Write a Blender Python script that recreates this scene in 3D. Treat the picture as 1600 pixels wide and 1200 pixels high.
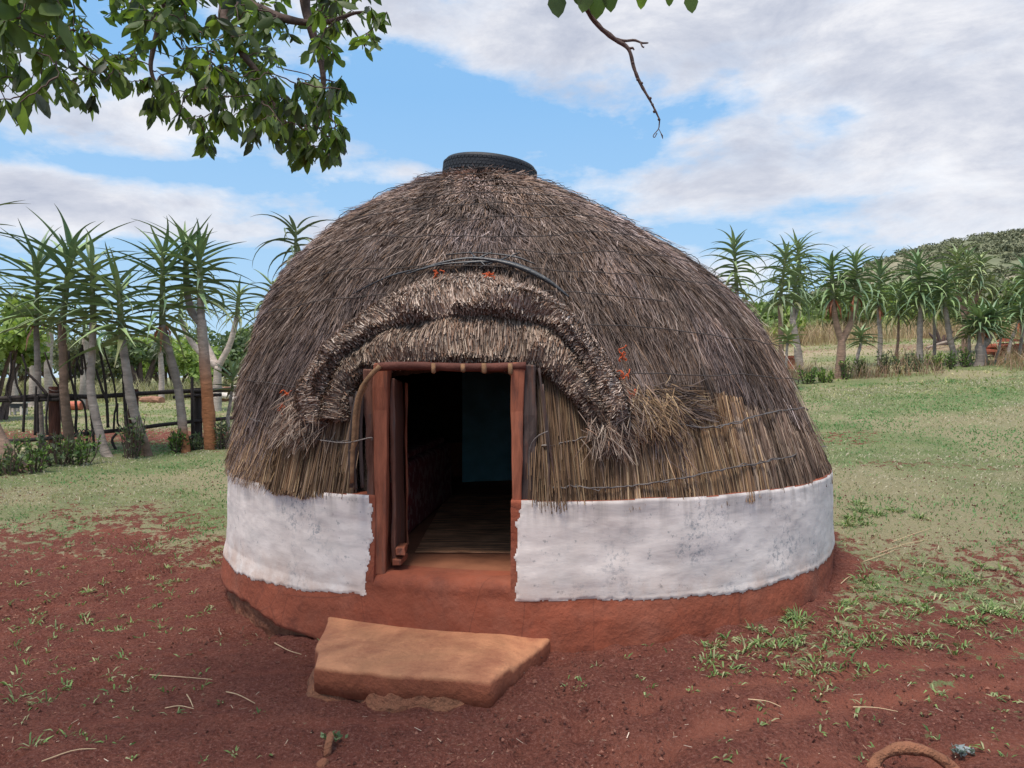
import bpy, math
import numpy as np
from mathutils import Vector
R = math.radians
rng = np.random.default_rng(7)
S = bpy.context.scene
for o in list(bpy.data.objects): bpy.data.objects.remove(o)
COL = S.collection
# ------------------------------------------------------------ camera
EYE, F = 1.30, 1200.0
cd = bpy.data.cameras.new('camera'); cam = bpy.data.objects.new('camera', cd); COL.objects.link(cam)
cd.sensor_width = 36; cd.lens = 27.0; cd.clip_start = .05; cd.clip_end = 6000
cam.location = (0, 0, EYE); cam.rotation_euler = (R(90 - 0.48), 0, 0)
S.camera = cam
# ------------------------------------------------------------ light, sky, exposure
SUN_EL, SUN_AZ = 70, -145      # azimuth measured from +Y clockwise: behind and to the left of the camera
S.view_settings.view_transform = 'Standard'; S.view_settings.look = 'None'
S.view_settings.exposure = 0.12; S.view_settings.gamma = 1.0
sd = bpy.data.lights.new('sun', 'SUN'); sd.energy = 3.9; sd.angle = R(18); sd.color = (1, .90, .80)
sun = bpy.data.objects.new('sun', sd); COL.objects.link(sun)
sdir = Vector((math.sin(R(SUN_AZ))*math.cos(R(SUN_EL)), math.cos(R(SUN_AZ))*math.cos(R(SUN_EL)), math.sin(R(SUN_EL))))
sun.rotation_euler = sdir.to_track_quat('Z', 'Y').to_euler()
W = bpy.data.worlds.new('World'); S.world = W; W.use_nodes = True

class NT:
    """small helper to write node trees"""
    def __init__(s, tree): s.t = tree; s.t.nodes.clear()
    def n(s, typ, ins=None, **kw):
        nd = s.t.nodes.new(typ)
        for k, v in kw.items(): setattr(nd, k, v)
        for k, v in (ins or {}).items():
            if hasattr(v, 'is_output') or isinstance(v, bpy.types.NodeSocket): s.t.links.new(v, nd.inputs[k])
            else: nd.inputs[k].default_value = v
        return nd
    def m(s, op, a, b=0., c=None, clamp=False):
        nd = s.t.nodes.new('ShaderNodeMath'); nd.operation = op; nd.use_clamp = clamp
        for i, v in enumerate((a, b, c)):
            if v is None: continue
            if isinstance(v, bpy.types.NodeSocket): s.t.links.new(v, nd.inputs[i])
            else: nd.inputs[i].default_value = v
        return nd.outputs[0]
    def ramp(s, fac, stops):
        nd = s.n('ShaderNodeValToRGB', {0: fac}); cr = nd.color_ramp
        while len(cr.elements) < len(stops): cr.elements.new(.5)
        for e, (p, c) in zip(cr.elements, stops):
            e.position = p; e.color = (c, c, c, 1) if isinstance(c, (int, float)) else (*c, 1)
        return nd.outputs[0]
    def mix(s, f, a, b, mode='MIX'):
        nd = s.t.nodes.new('ShaderNodeMix'); nd.data_type = 'RGBA'; nd.blend_type = mode
        for i, v in ((0, f), (6, a), (7, b)):
            if isinstance(v, bpy.types.NodeSocket): s.t.links.new(v, nd.inputs[i])
            else: nd.inputs[i].default_value = v if i == 0 else (*v, 1)[:4]
        return nd.outputs[2]
    def noise(s, vec, scale, detail=4, rough=.55, dist=0.):
        return s.n('ShaderNodeTexNoise', {'Vector': vec, 'Scale': scale, 'Detail': detail, 'Roughness': rough, 'Distortion': dist}).outputs[0]

w = NT(W.node_tree)
sky = w.n('ShaderNodeTexSky'); sky.sky_type = 'NISHITA'; sky.sun_disc = False
sky.sun_elevation = R(SUN_EL); sky.sun_rotation = R(SUN_AZ); sky.altitude = 600; sky.dust_density = 0.6; sky.ozone_density = 2.0
tc = w.n('ShaderNodeTexCoord').outputs['Generated']
sp = w.n('ShaderNodeSeparateXYZ', {0: tc})
x_, y_, z_ = sp.outputs
zz = w.m('MAXIMUM', w.m('ADD', z_, .10), .04)
px_ = w.m('DIVIDE', x_, zz); py_ = w.m('DIVIDE', y_, zz)
pv = w.n('ShaderNodeCombineXYZ', {0: px_, 1: py_, 2: 3.7}).outputs[0]
az = w.m('ARCTAN2', x_, y_); el = w.m('ARCSINE', z_)
n1 = w.noise(pv, .95, 9, .58, .35)
sv = w.n('ShaderNodeCombineXYZ', {0: w.m('MULTIPLY', az, 1.0), 1: w.m('MULTIPLY', el, 2.3), 2: .4}).outputs[0]
n1b = w.noise(sv, 3.6, 8, .6, .2)
n1c = w.noise(sv, 11., 6, .6, .1)
dens = w.m('SUBTRACT', w.m('ADD', w.m('MULTIPLY', n1, .55), w.m('ADD', w.m('MULTIPLY', n1b, .78), w.m('MULTIPLY', n1c, .34))), .285)
# where the cloud banks lie on the sky (azimuth, elevation, half-widths, weight)
def banks():
    def q(px, py): u = (px-800)/F; v = (590-py)/F; return math.atan(u), math.atan(v/math.sqrt(1+u*u))
    for px, py, sx, sy, wgt in [(1400, 150, 420, 170, .22), (1000, 60, 330, 90, .18), (650, 20, 300, 60, .12), (1380, 320, 140, 40, .10),
                                (250, 190, 330, 70, .20), (180, 335, 330, 48, .24), (1120, 300, 170, 34, .20), (820, 238, 60, 18, .15), (640, 268, 34, 16, .14),
                                (1550, 350, 140, 50, .16), (60, 300, 90, 40, .06),
                                (760, 170, 210, 110, -.24), (1000, 235, 130, 70, -.12), (480, 300, 170, 26, -.13), (200, 262, 180, 20, -.16), (1320, 170, 60, 26, -.20),
                                (560, 440, 300, 50, -.16), (1130, 375, 120, 30, -.16), (1080, 170, 90, 30, -.10), (250, 450, 300, 60, -.2), (700, 330, 260, 50, -.12)]:
        a, e = q(px, py); yield a, e, sx/F*.9, sy/F*.9, wgt
for a, e, sa, se, wg in banks():
    d = w.m('ADD', w.m('POWER', w.m('ABSOLUTE', w.m('DIVIDE', w.m('SUBTRACT', az, a), sa)), 2.), w.m('POWER', w.m('ABSOLUTE', w.m('DIVIDE', w.m('SUBTRACT', el, e), se)), 2.))
    dens = w.m('ADD', dens, w.m('MULTIPLY', w.m('EXPONENT', w.m('MULTIPLY', d, -1.)), wg))
cover = w.ramp(w.m('SUBTRACT', dens, 0.0), [(.50, 0.), (.56, .35), (.65, .86), (.76, 1.)])
thick = w.m('ADD', w.m('MULTIPLY', w.noise(sv, 5.2, 9, .66, .3), .8), w.m('MULTIPLY', w.m('SUBTRACT', dens, .6), .5))
ccol = w.ramp(thick, [(.25, (.96, .95, .96)), (.38, (.80, .81, .86)), (.51, (.61, .64, .73)), (.63, (.48, .52, .63))])
skyc = w.mix(.75, sky.outputs[0], (2.75, 5.6, 9.3))
hz = w.ramp(el, [(0., 1.), (.12, .55), (.35, 0.)])
skyc = w.mix(w.m('MULTIPLY', hz, .75), skyc, (5.2, 6.9, 8.1))
bg1 = w.n('ShaderNodeBackground', {0: skyc, 1: .105}).outputs[0]
bg2 = w.n('ShaderNodeBackground', {0: ccol, 1: 1.0}).outputs[0]
mx = w.n('ShaderNodeMixShader', {0: cover, 1: bg1, 2: bg2}).outputs[0]
w.n('ShaderNodeOutputWorld', {0: mx})

# ------------------------------------------------------------ helpers
def P(px, py, Y): return np.array([(px-800)/F*Y, Y, EYE + (590-py)/F*Y])
def tag(o, label=None, cat=None, group=None, kind=None):
    if label: o['label'] = label
    if cat: o['category'] = cat
    if group: o['group'] = group
    if kind: o['kind'] = kind
    return o
def empty(name, loc, label=None, cat=None, group=None):
    o = bpy.data.objects.new(name, None); COL.objects.link(o); o.location = loc; o.empty_display_size = .1
    bpy.context.view_layer.update() if False else None
    return tag(o, label, cat, group)
def hash2(ix, iy, s=0):
    h = (ix.astype(np.int64)*374761393 + iy.astype(np.int64)*668265263 + s*974711) & 0x7fffffff
    h = (h ^ (h >> 13))*1274126177 & 0x7fffffff
    return ((h ^ (h >> 16)) & 0xffff)/65535.
def vnoise(x, y, s=0):
    x = np.asarray(x, float); y = np.asarray(y, float)
    ix = np.floor(x); iy = np.floor(y); fx = x-ix; fy = y-iy; fx = fx*fx*(3-2*fx); fy = fy*fy*(3-2*fy)
    a = hash2(ix, iy, s); b = hash2(ix+1, iy, s); c = hash2(ix, iy+1, s); d = hash2(ix+1, iy+1, s)
    return (a*(1-fx)+b*fx)*(1-fy)+(c*(1-fx)+d*fx)*fy
def fbm(x, y, sc, octv=4, s=0):
    t = 0; a = .5; tot = 0
    x = np.asarray(x, float)*sc; y = np.asarray(y, float)*sc
    for k in range(octv): t = t+a*vnoise(x, y, s+k*17); tot += a; a *= .5; x = x*2.03+7.1; y = y*2.03+3.3
    return t/tot
def sstep(a, b, x): t = np.clip((x-a)/(b-a), 0, 1); return t*t*(3-2*t)
def unit(v): return v/np.maximum(np.linalg.norm(v, axis=-1, keepdims=True), 1e-9)
def lerp(a, b, t): return a+(b-a)*t

class MB:
    """collects arrays of vertices and faces; build() links them as ONE mesh object"""
    def __init__(s): s.V = []; s.Q = []; s.C = []; s.n = 0; s.M = []
    def add(s, v, f, c=None, mi=0):
        v = np.asarray(v, float).reshape(-1, 3); f = np.asarray(f, int)
        s.V.append(v); s.Q.append((f+s.n)); s.M.append(np.full(len(f), mi))
        c = np.array((.5, .5, .5)) if c is None else np.asarray(c, float)
        if c.ndim == 1: c = np.repeat(c[None], len(v), 0)
        s.C.append(c); s.n += len(v)
    def ribbons(s, pts, side, width, col, mi=0):
        """pts (N,K,3); side (N,K,3) or (N,1,3); width (N,K); col (N,3) or (N,K,3)"""
        N, K, _ = pts.shape
        a = pts-side*width[..., None]*.5; b = pts+side*width[..., None]*.5
        v = np.stack([a, b], 2).reshape(N*K*2, 3)
        base = (np.arange(N)*K*2)[:, None]+(np.arange(K-1)*2)[None]
        f = np.stack([base, base+1, base+3, base+2], -1).reshape(-1, 4)
        if col.ndim == 2: col = np.repeat(col[:, None], K, 1)
        s.add(v, f, np.repeat(col.reshape(N*K, 3), 2, 0), mi)
    def tube(s, pts, rad, n=8, col=None, mi=0, cap=True, jit=0., seed=0):
        pts = np.asarray(pts, float); K = len(pts); rad = np.broadcast_to(np.asarray(rad, float), (K,))
        d = unit(np.gradient(pts, axis=0)); up = np.array([0, 0, 1.]) if abs(d[0, 2]) < .8 else np.array([0, 1., 0])
        vs = []
        u = unit(np.cross(d[0], up)); r2 = np.random.default_rng(seed)
        for k in range(K):
            u = unit(u-d[k]*np.dot(u, d[k])); v = np.cross(d[k], u)
            a = np.arange(n)*2*math.pi/n
            rr = rad[k]*(1+jit*r2.normal(size=n))
            vs.append(pts[k]+rr[:, None]*(np.cos(a)[:, None]*u+np.sin(a)[:, None]*v))
        vs = np.concatenate(vs)
        k = np.arange(K-1)[:, None]*n; i = np.arange(n)[None]; j = (i+1) % n
        f = np.stack([k+i, k+j, k+n+j, k+n+i], -1).reshape(-1, 4)
        base = s.n; s.add(vs, f, col, mi)
        if cap:
            for o, rv in ((0, 1), ((K-1)*n, 0)):
                c = pts[0] if o == 0 else pts[-1]
                ids = np.arange(n); t = np.stack([o+ids, o+(ids+1) % n, np.full(n, K*n + (0 if rv else 1))], -1)
                if rv: t = t[:, ::-1]
                s.Q.append(t+base); s.M.append(np.full(n, mi))
            s.V.append(np.stack([pts[0], pts[-1]])); cc = np.array((.5, .5, .5)) if col is None else np.asarray(col, float).reshape(-1, 3)[0]
            s.C.append(np.repeat(cc[None], 2, 0)); s.n += 2
    def grid(s, G, col=None, mi=0, mask=None, flip=False, closeu=False):
        """G (A,B,3) grid of points; mask (A-1,B-1) keeps cells"""
        A, B, _ = G.shape
        i, j = np.meshgrid(np.arange(A-1), np.arange(B-1), indexing='ij')
        if mask is not None: i = i[mask]; j = j[mask]
        i = i.ravel(); j = j.ravel()
        f = np.stack([i*B+j, (i+1)*B+j, (i+1)*B+j+1, i*B+j+1], -1)
        if flip: f = f[:, ::-1]
        s.add(G.reshape(-1, 3), f, None if col is None else (col.reshape(-1, 3) if np.ndim(col) > 1 else col), mi)
    def box(s, c, sz, rz=0, col=None, mi=0, taper=(1, 1), tilt=(0, 0), jit=0):
        x, y, z = np.array(sz)/2
        v = np.array([(-x, -y, -z), (x, -y, -z), (x, y, -z), (-x, y, -z), (-x*taper[0], -y*taper[1], z), (x*taper[0], -y*taper[1], z), (x*taper[0], y*taper[1], z), (-x*taper[0], y*taper[1], z)])
        v[4:, 0] += tilt[0]; v[4:, 1] += tilt[1]
        if jit: v += rng.normal(size=v.shape)*jit
        cs, sn = math.cos(rz), math.sin(rz)
        v = np.stack([v[:, 0]*cs-v[:, 1]*sn, v[:, 0]*sn+v[:, 1]*cs, v[:, 2]], -1)+np.asarray(c)
        s.add(v, [(0, 3, 2, 1), (4, 5, 6, 7), (0, 1, 5, 4), (1, 2, 6, 5), (2, 3, 7, 6), (3, 0, 4, 7)], col, mi)
    def build(s, name, mats, parent=None, smooth=False, bevel=0, **tg):
        me = bpy.data.meshes.new(name)
        V = np.concatenate(s.V); C = np.concatenate(s.C)
        off = np.zeros(3)
        if parent is not None:
            p = parent
            while p is not None: off = off+np.array(p.location); p = p.parent
        V = V-off
        me.vertices.add(len(V)); me.vertices.foreach_set('co', V.astype(np.float32).ravel())
        L = np.concatenate([q.ravel() for q in s.Q]); tot = np.concatenate([np.full(len(q), q.shape[1]) for q in s.Q])
        st = np.concatenate([[0], np.cumsum(tot)[:-1]])
        me.loops.add(len(L)); me.loops.foreach_set('vertex_index', L.astype(np.int32))
        me.polygons.add(len(tot)); me.polygons.foreach_set('loop_start', st.astype(np.int32))
        me.polygons.foreach_set('material_index', np.concatenate(s.M).astype(np.int32))
        me.polygons.foreach_set('use_smooth', np.full(len(tot), bool(smooth)))
        at = me.color_attributes.new('tone', 'FLOAT_COLOR', 'POINT')
        at.data.foreach_set('color', np.concatenate([C, np.ones((len(C), 1))], 1).astype(np.float32).ravel())
        me.update(calc_edges=True)
        for m_ in (mats if isinstance(mats, (list, tuple)) else [mats]): me.materials.append(m_)
        o = bpy.data.objects.new(name, me); COL.objects.link(o)
        if parent is not None: o.parent = parent
        if bevel:
            b = o.modifiers.new('bevel', 'BEVEL'); b.width = bevel; b.segments = 2; b.limit_method = 'ANGLE'
        tag(o, **tg) if tg else None
        return o

# ------------------------------------------------------------ materials
def material(name, base=None, rough=.85, attr=False, vary=.25, vscale=8., bump=.3, bscale=30., bdist=.01, stretch=None, spec=.3, trans=0., extra=None, vcol=None, metal=0., bst=None):
    m_ = bpy.data.materials.new(name); m_.use_nodes = True; t = NT(m_.node_tree)
    tcn = t.n('ShaderNodeTexCoord').outputs['Object']
    if stretch: tcn = t.n('ShaderNodeMapping', {0: tcn, 3: stretch}).outputs[0]
    c = t.n('ShaderNodeAttribute', attribute_name='tone').outputs[0] if attr else t.n('ShaderNodeRGB').outputs[0]
    if not attr: c.default_value = (*base, 1)
    nz = t.noise(tcn, vscale, 5, .6)
    f = t.ramp(nz, [(.3, 1-vary), (.7, 1+vary)])
    c = t.mix(1., c, f, 'MULTIPLY')
    if vcol: c = t.mix(t.ramp(t.noise(tcn, vcol[1], 5, .65), [(vcol[2], 0.), (vcol[3], 1.)]), c, vcol[0])
    if extra: c = extra(t, c, tcn)
    b = t.n('ShaderNodeBump', {'Strength': bump, 'Distance': bdist, 'Height': t.noise(t.n('ShaderNodeMapping', {0: tcn, 3: bst}).outputs[0] if bst else tcn, bscale, 5, .6)}).outputs[0]
    pr = t.n('ShaderNodeBsdfPrincipled', {'Base Color': c, 'Roughness': rough, 'Normal': b, 'Specular IOR Level': spec, 'Metallic': metal})
    out = pr.outputs[0]
    if trans:
        tr = t.n('ShaderNodeBsdfTranslucent', {0: t.mix(1., c, (1.3, 1.5, .6), 'MULTIPLY')}).outputs[0]
        out = t.n('ShaderNodeMixShader', {0: trans, 1: out, 2: tr}).outputs[0]
    t.n('ShaderNodeOutputMaterial', {0: out})
    return m_

def mat_soil_grass():
    m_ = bpy.data.materials.new('ground_soil'); m_.use_nodes = True; t = NT(m_.node_tree)
    o = t.n('ShaderNodeTexCoord').outputs['Object']
    a = t.n('ShaderNodeSeparateColor', {0: t.n('ShaderNodeAttribute', attribute_name='tone').outputs[0]})
    g, dry, path = a.outputs
    big = t.noise(o, 1.1, 5, .6); mid = t.noise(o, 9., 8, .72); fine = t.noise(o, 70., 5, .7)
    soil = t.mix(t.ramp(big, [(.35, 0.), (.65, 1.)]), (.205, .069, .047), (.275, .098, .066))
    soil = t.mix(t.ramp(mid, [(.35, .75), (.65, 0.)]), soil, (.140, .042, .034))
    soil = t.mix(t.ramp(fine, [(.53, 0.), (.66, .65)]), soil, (.37, .185, .145))
    soil = t.mix(t.ramp(fine, [(.36, .85), (.47, 0.)]), soil, (.085, .032, .024))
    st = t.n('ShaderNodeMapping', {0: o, 2: (0, 0, R(-18)), 3: (.35, 2.6, 1)}).outputs[0]
    soil = t.mix(t.ramp(t.noise(st, 1.6, 5, .6), [(.55, 0.), (.72, .55)]), soil, (.33, .105, .068))
    pw = t.m('MULTIPLY', path, t.ramp(mid, [(.25, .55), (.6, 1.)]))
    soil = t.mix(pw, soil, (.34, .12, .078))
    gr = t.mix(t.ramp(t.noise(o, 2.2, 8, .72), [(.38, 0.), (.62, 1.)]), (.135, .200, .070), (.245, .275, .125))
    gr = t.mix(t.ramp(t.noise(o, 26., 5, .7), [(.45, 0.), (.7, .8)]), gr, (.34, .30, .20))
    gr = t.mix(dry, gr, (.42, .34, .22))
    edge = t.m('ADD', g, t.m('MULTIPLY', t.m('SUBTRACT', t.noise(o, 11., 7, .75), .5), 2.6))
    c = t.mix(t.ramp(edge, [(.42, 0.), (.56, 1.)]), soil, gr)
    v = t.n('ShaderNodeTexVoronoi', {'Vector': o, 'Scale': 38.}).outputs[0]
    grit = t.noise(o, 210., 3, .7); c = t.mix(t.m('MULTIPLY', t.ramp(grit, [(.58, 0.), (.70, .5)]), t.ramp(edge, [(.42, 1.), (.56, .3)])), c, (.45, .27, .21))
    h = t.m('ADD', t.m('MULTIPLY', mid, 1.6), t.m('ADD', t.m('MULTIPLY', fine, .8), t.m('MULTIPLY', v, -.25)))
    b = t.n('ShaderNodeBump', {'Strength': 1., 'Distance': .035, 'Height': h}).outputs[0]
    pr = t.n('ShaderNodeBsdfPrincipled', {'Base Color': c, 'Roughness': .95, 'Normal': b, 'Specular IOR Level': .12})
    t.n('ShaderNodeOutputMaterial', {0: pr.outputs[0]}); return m_

def plaster_extra(t, c, o):
    # rubbed paler places, darker damp places low down, hairline cracks
    c = t.mix(t.ramp(t.noise(o, 2.3, 6, .7), [(.45, 0.), (.7, .65)]), c, (.32, .13, .085))
    c = t.mix(t.ramp(t.noise(o, 5.1, 6, .75), [(.52, 0.), (.72, .6)]), c, (.13, .042, .030))
    v = t.n('ShaderNodeTexVoronoi', {'Vector': t.n('ShaderNodeMapping', {0: o, 3: (1, 1, .6)}).outputs[0], 'Scale': 2.2}, feature='DISTANCE_TO_EDGE').outputs[0]
    return t.mix(t.ramp(v, [(.0, .45), (.006, 0.)]), c, (.10, .035, .025))
def white_extra(t, c, o):
    s1 = t.n('ShaderNodeMapping', {0: o, 3: (1.2, 1.2, 5.)}).outputs[0]
    c = t.mix(t.ramp(t.noise(s1, 2.1, 7, .68, .4), [(.46, 0.), (.68, .6)]), c, (.46, .435, .42))
    c = t.mix(t.ramp(t.noise(o, 1.7, 6, .65), [(.5, 0.), (.72, .6)]), c, (.56, .47, .42))
    c = t.mix(t.ramp(t.noise(o, 19., 6, .75), [(.60, 0.), (.68, .75)]), c, (.20, .22, .23))
    pk = t.m('MULTIPLY', t.ramp(t.noise(o, 1.9, 4, .6), [(.52, 0.), (.62, 1.)]), t.ramp(t.noise(o, 34., 6, .8), [(.50, 0.), (.60, .75)]))   # pecked, flaking places
    c = t.mix(pk, c, (.22, .25, .28))
    s2 = t.n('ShaderNodeMapping', {0: o, 3: (9., 9., .7)}).outputs[0]   # drip stains under the thatch
    zz = t.n('ShaderNodeSeparateXYZ', {0: o}).outputs[2]
    top = t.m('MULTIPLY', t.ramp(zz, [(.48, 0.), (.70, 1.)]), t.ramp(t.noise(s2, 1.6, 5, .6), [(.45, 0.), (.72, .8)]))
    c = t.mix(top, c, (.24, .21, .19))
    low = t.m('MULTIPLY', t.ramp(zz, [(.10, 1.), (.33, 0.)]), t.ramp(t.noise(o, 6., 6, .7), [(.38, 0.), (.60, .85)]))
    return t.mix(low, c, (.52, .36, .28))

M = {}
M['ground'] = mat_soil_grass()
M['thatch'] = material('thatch_straw', attr=True, rough=.85, vary=.28, vscale=2.3, bump=.1, spec=.25)
M['thatch_core'] = material('thatch_core', (.075, .058, .048), vary=.4, vscale=30, bump=1, bscale=60, bdist=.03)
M['inner_shade'] = material('interior_shade', (.030, .024, .020), vary=.4, vscale=12, bump=.8)  # near-black so the room stays dark: shade put into the colour
M['plaster'] = material('red_clay_plaster', (.28, .078, .042), rough=.92, vary=.2, vscale=7, bump=.55, bscale=34, bdist=.014, stretch=None, extra=plaster_extra)
M['white'] = material('white_limewash', (.80, .725, .675), rough=.9, vary=.07, vscale=5, bump=.20, bscale=14, bdist=.008, bst=(1, 1, 3), extra=white_extra)
M['clay'] = material('raw_clay', (.24, .105, .058), vary=.3, vscale=12, bump=1, bscale=22, bdist=.04, extra=lambda t, c, o: t.mix(t.ramp(t.noise(o, 3.1, 6, .7), [(.45, 0.), (.65, .6)]), c, (.25, .085, .05)))
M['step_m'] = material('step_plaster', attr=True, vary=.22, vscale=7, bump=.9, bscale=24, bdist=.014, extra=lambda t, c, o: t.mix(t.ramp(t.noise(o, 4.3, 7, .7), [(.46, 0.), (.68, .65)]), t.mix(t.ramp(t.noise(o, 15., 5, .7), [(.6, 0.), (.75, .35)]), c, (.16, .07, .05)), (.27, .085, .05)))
M['post'] = material('painted_post', (.31, .105, .058), rough=.7, vary=.3, vscale=5, stretch=(9, 9, 1), bump=.5, bscale=9, bdist=.01, vcol=((.10, .055, .045), 3., .55, .75))
M['greyboard_post_shade'] = material('weathered_board_post_shade', (.185, .085, .058), rough=.8, vary=.4, vscale=6, stretch=(12, 12, 1), bump=.7, bscale=8, bdist=.01, vcol=((.10, .085, .08), 3., .5, .7))  # door leaf wood; also carries the painted shade of the left post's side
M['lintel'] = material('lintel_wood', (.115, .040, .028), rough=.8, vary=.4, vscale=6, bump=.6)  # darker than the posts: the hood's shade put into its colour
M['darkwood'] = material('dark_wood', (.085, .062, .055), rough=.8, vary=.4, vscale=6, stretch=(12, 12, 1), bump=.6, bscale=8, bdist=.01, vcol=((.23, .10, .06), 2., .55, .75))
M['stick'] = material('stick_wood', (.24, .135, .07), vary=.4, vscale=20, bump=.6)
M['cord'] = material('cord', (.065, .055, .05), vary=.3, vscale=60)
M['wire'] = material('wire', (.16, .14, .13), rough=.6, vary=.3, vscale=60, metal=.3)
M['twine'] = material('orange_twine', (.50, .10, .035), vary=.3, vscale=60)
M['plastic'] = material('black_plastic', (.028, .034, .042), rough=.42, vary=.3, bump=.5, bscale=20, spec=.5)
M['rubber'] = material('rubber', (.022, .026, .032), rough=.62, vary=.25, vscale=14, bump=.3, spec=.4)
M['mat'] = material('woven_mat', (.62, .31, .17), vary=.35, vscale=6, bump=.6, bscale=10, extra=lambda t, c, o: t.mix(t.ramp(t.noise(t.n('ShaderNodeMapping', {0: o, 3: (2., 45., 1)}).outputs[0], 1.5, 3, .6), [(.40, .8), (.56, 0.)]), c, (.13, .065, .035)))
M['cloth'] = material('patterned_cloth', (.22, .05, .055), vary=.3, vscale=8, extra=lambda t, c, o: t.mix(t.ramp(t.noise(o, 16., 2, .5), [(.52, 0.), (.56, .8)]), c, (.34, .22, .20)))
M['teal'] = material('teal_plaster', (.20, .46, .52), vary=.2, vscale=5)
M['floor'] = material('clay_floor', (.30, .12, .065), vary=.25, vscale=6, bump=.3)
M['leaf'] = material('aloe_leaf', attr=True, rough=.5, vary=.16, vscale=9, bump=.15, spec=.4)
M['aloe_trunk'] = material('aloe_bark', attr=True, rough=.9, vary=.28, vscale=7, bump=.8, bscale=14, bdist=.02, stretch=(1, 1, 2.6))
M['foliage'] = material('foliage', attr=True, rough=.6, vary=.2, vscale=5, bump=0., trans=.25)
M['overleaf'] = material('canopy_leaf', attr=True, rough=.5, vary=.2, vscale=22, bump=.2, bscale=60, bdist=.003, trans=.5, spec=.4)
M['bark'] = material('bark', (.115, .078, .065), vary=.35, vscale=20, bump=.8, bscale=35, bdist=.01)
M['fencewood'] = material('fence_wood', (.050, .038, .034), rough=.8, vary=.4, vscale=9, stretch=(6, 6, 1), bump=.6, bscale=10, bdist=.01)
M['fencepost'] = material('fence_post_wood', (.125, .050, .034), rough=.8, vary=.5, vscale=5, stretch=(8, 8, 1), bump=.8, bscale=9, bdist=.015)
M['grass'] = material('grass_blades', attr=True, rough=.7, vary=.15, vscale=3, bump=0., trans=.2)
M['hill'] = material('hill_scrub', attr=True, rough=1, vary=.22, vscale=.12, bump=0., spec=.05)
M['log'] = material('log_wood', (.33, .17, .11), vary=.4, vscale=5, bump=.6)
M['pale'] = material('pale_stone', (.62, .56, .50), vary=.2, vscale=5, bump=.6)
M['aloe_dead'] = material('bleached_wood', (.36, .29, .23), vary=.3, vscale=6, bump=.6)
M['drum'] = material('orange_paint', (.52, .15, .09), rough=.5, vary=.2)
M['brick'] = material('red_brick', (.42, .13, .08), vary=.3, vscale=12, bump=.6)

# ------------------------------------------------------------ ground
CP = np.array([(0, 0, -.12), (0, 1.5, -.12), (0, 2.7, -.11), (-1.6, 3, -.13), (2, 3, -.06), (-2.1, 4.9, -.19), (-1.5, 4.1, -.14), (-.5, 3.6, -.085), (-.4, 3.2, -.105), (-1.05, 3.5, -.12), (.8, 3.6, -.01), (1.6, 4.1, .0), (2.35, 5.0, .02),
               (-5.5, 8.3, .26), (-3.9, 10.2, .36), (-4, 6.5, .02), (-7, 6, .05), (-3, 2, -.12), (3.5, 2.6, 0.), (6, 3, .3),
               (2.6, 6.2, .16), (5.25, 14, 1.18), (9.9, 15, 1.50), (6, 9, .62), (10, 9, .95), (14, 15, 1.75), (0, 10, .45), (0, 16, .95), (-8, 14, .42), (-12, 25, .48), (-5, 20, .55), (-3, 45, .55), (-30, 45, .6),
               (-70, 80, .6), (-100, 30, .4), (-40, 10, .2), (-20, -10, 0), (0, -20, -.3), (20, -15, .2), (40, 5, 2.), (12, 30, 2.75), (24, 30, 2.8), (6, 30, 2.3), (22, 50, 4.2), (40, 60, 5.), (60, 40, 5.), (10, 80, 4.), (0, 120, 2.5), (-50, 150, 1.2)], float)
def _k(d): return np.sqrt(d*d+.8)
_A = _k(np.linalg.norm(CP[:, None, :2]-CP[None, :, :2], axis=-1)); _Wt = np.linalg.solve(_A+np.eye(len(CP))*.01, CP[:, 2])
def ground0(x, y):
    x = np.asarray(x, float); y = np.asarray(y, float); out = np.zeros(np.broadcast(x, y).shape)
    for (cx_, cy_, _), wt in zip(CP, _Wt): out = out+wt*_k(np.hypot(x-cx_, y-cy_))
    return out
def GZ(x, y):
    x = np.asarray(x, float); y = np.asarray(y, float)
    r = np.hypot(x, y-20); f = sstep(110, 260, r)
    z = ground0(np.clip(x, -130, 110), np.clip(y, -60, 170))
    z = z*(1-f)+1.0*f
    near = 1-sstep(15, 40, r-10)
    return z+near*((fbm(x, y, 1.3, 4, 5)-.5)*.07+(fbm(x, y, 9, 3, 9)-.5)*.018)
def track(x, y):
    """faint wheel marks and scuffs in the bare soil, lower right"""
    d1 = np.abs((y-2.95)-(x-1.0)*.34-.12*np.sin(x*1.3)); d2 = np.abs((y-3.35)-(x-1.2)*.36-.06*np.sin(x*2))
    d3 = np.abs((y-2.62)-(x-.6)*.20)
    g = lambda d, w_: np.exp(-(d/w_)**2)
    m_ = sstep(-.2, .8, x)*(1-sstep(3.2, 4.6, x))
    return (g(d1, .07)+g(d2, .06)*.8+g(d3, .08)*.6)*m_
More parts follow.
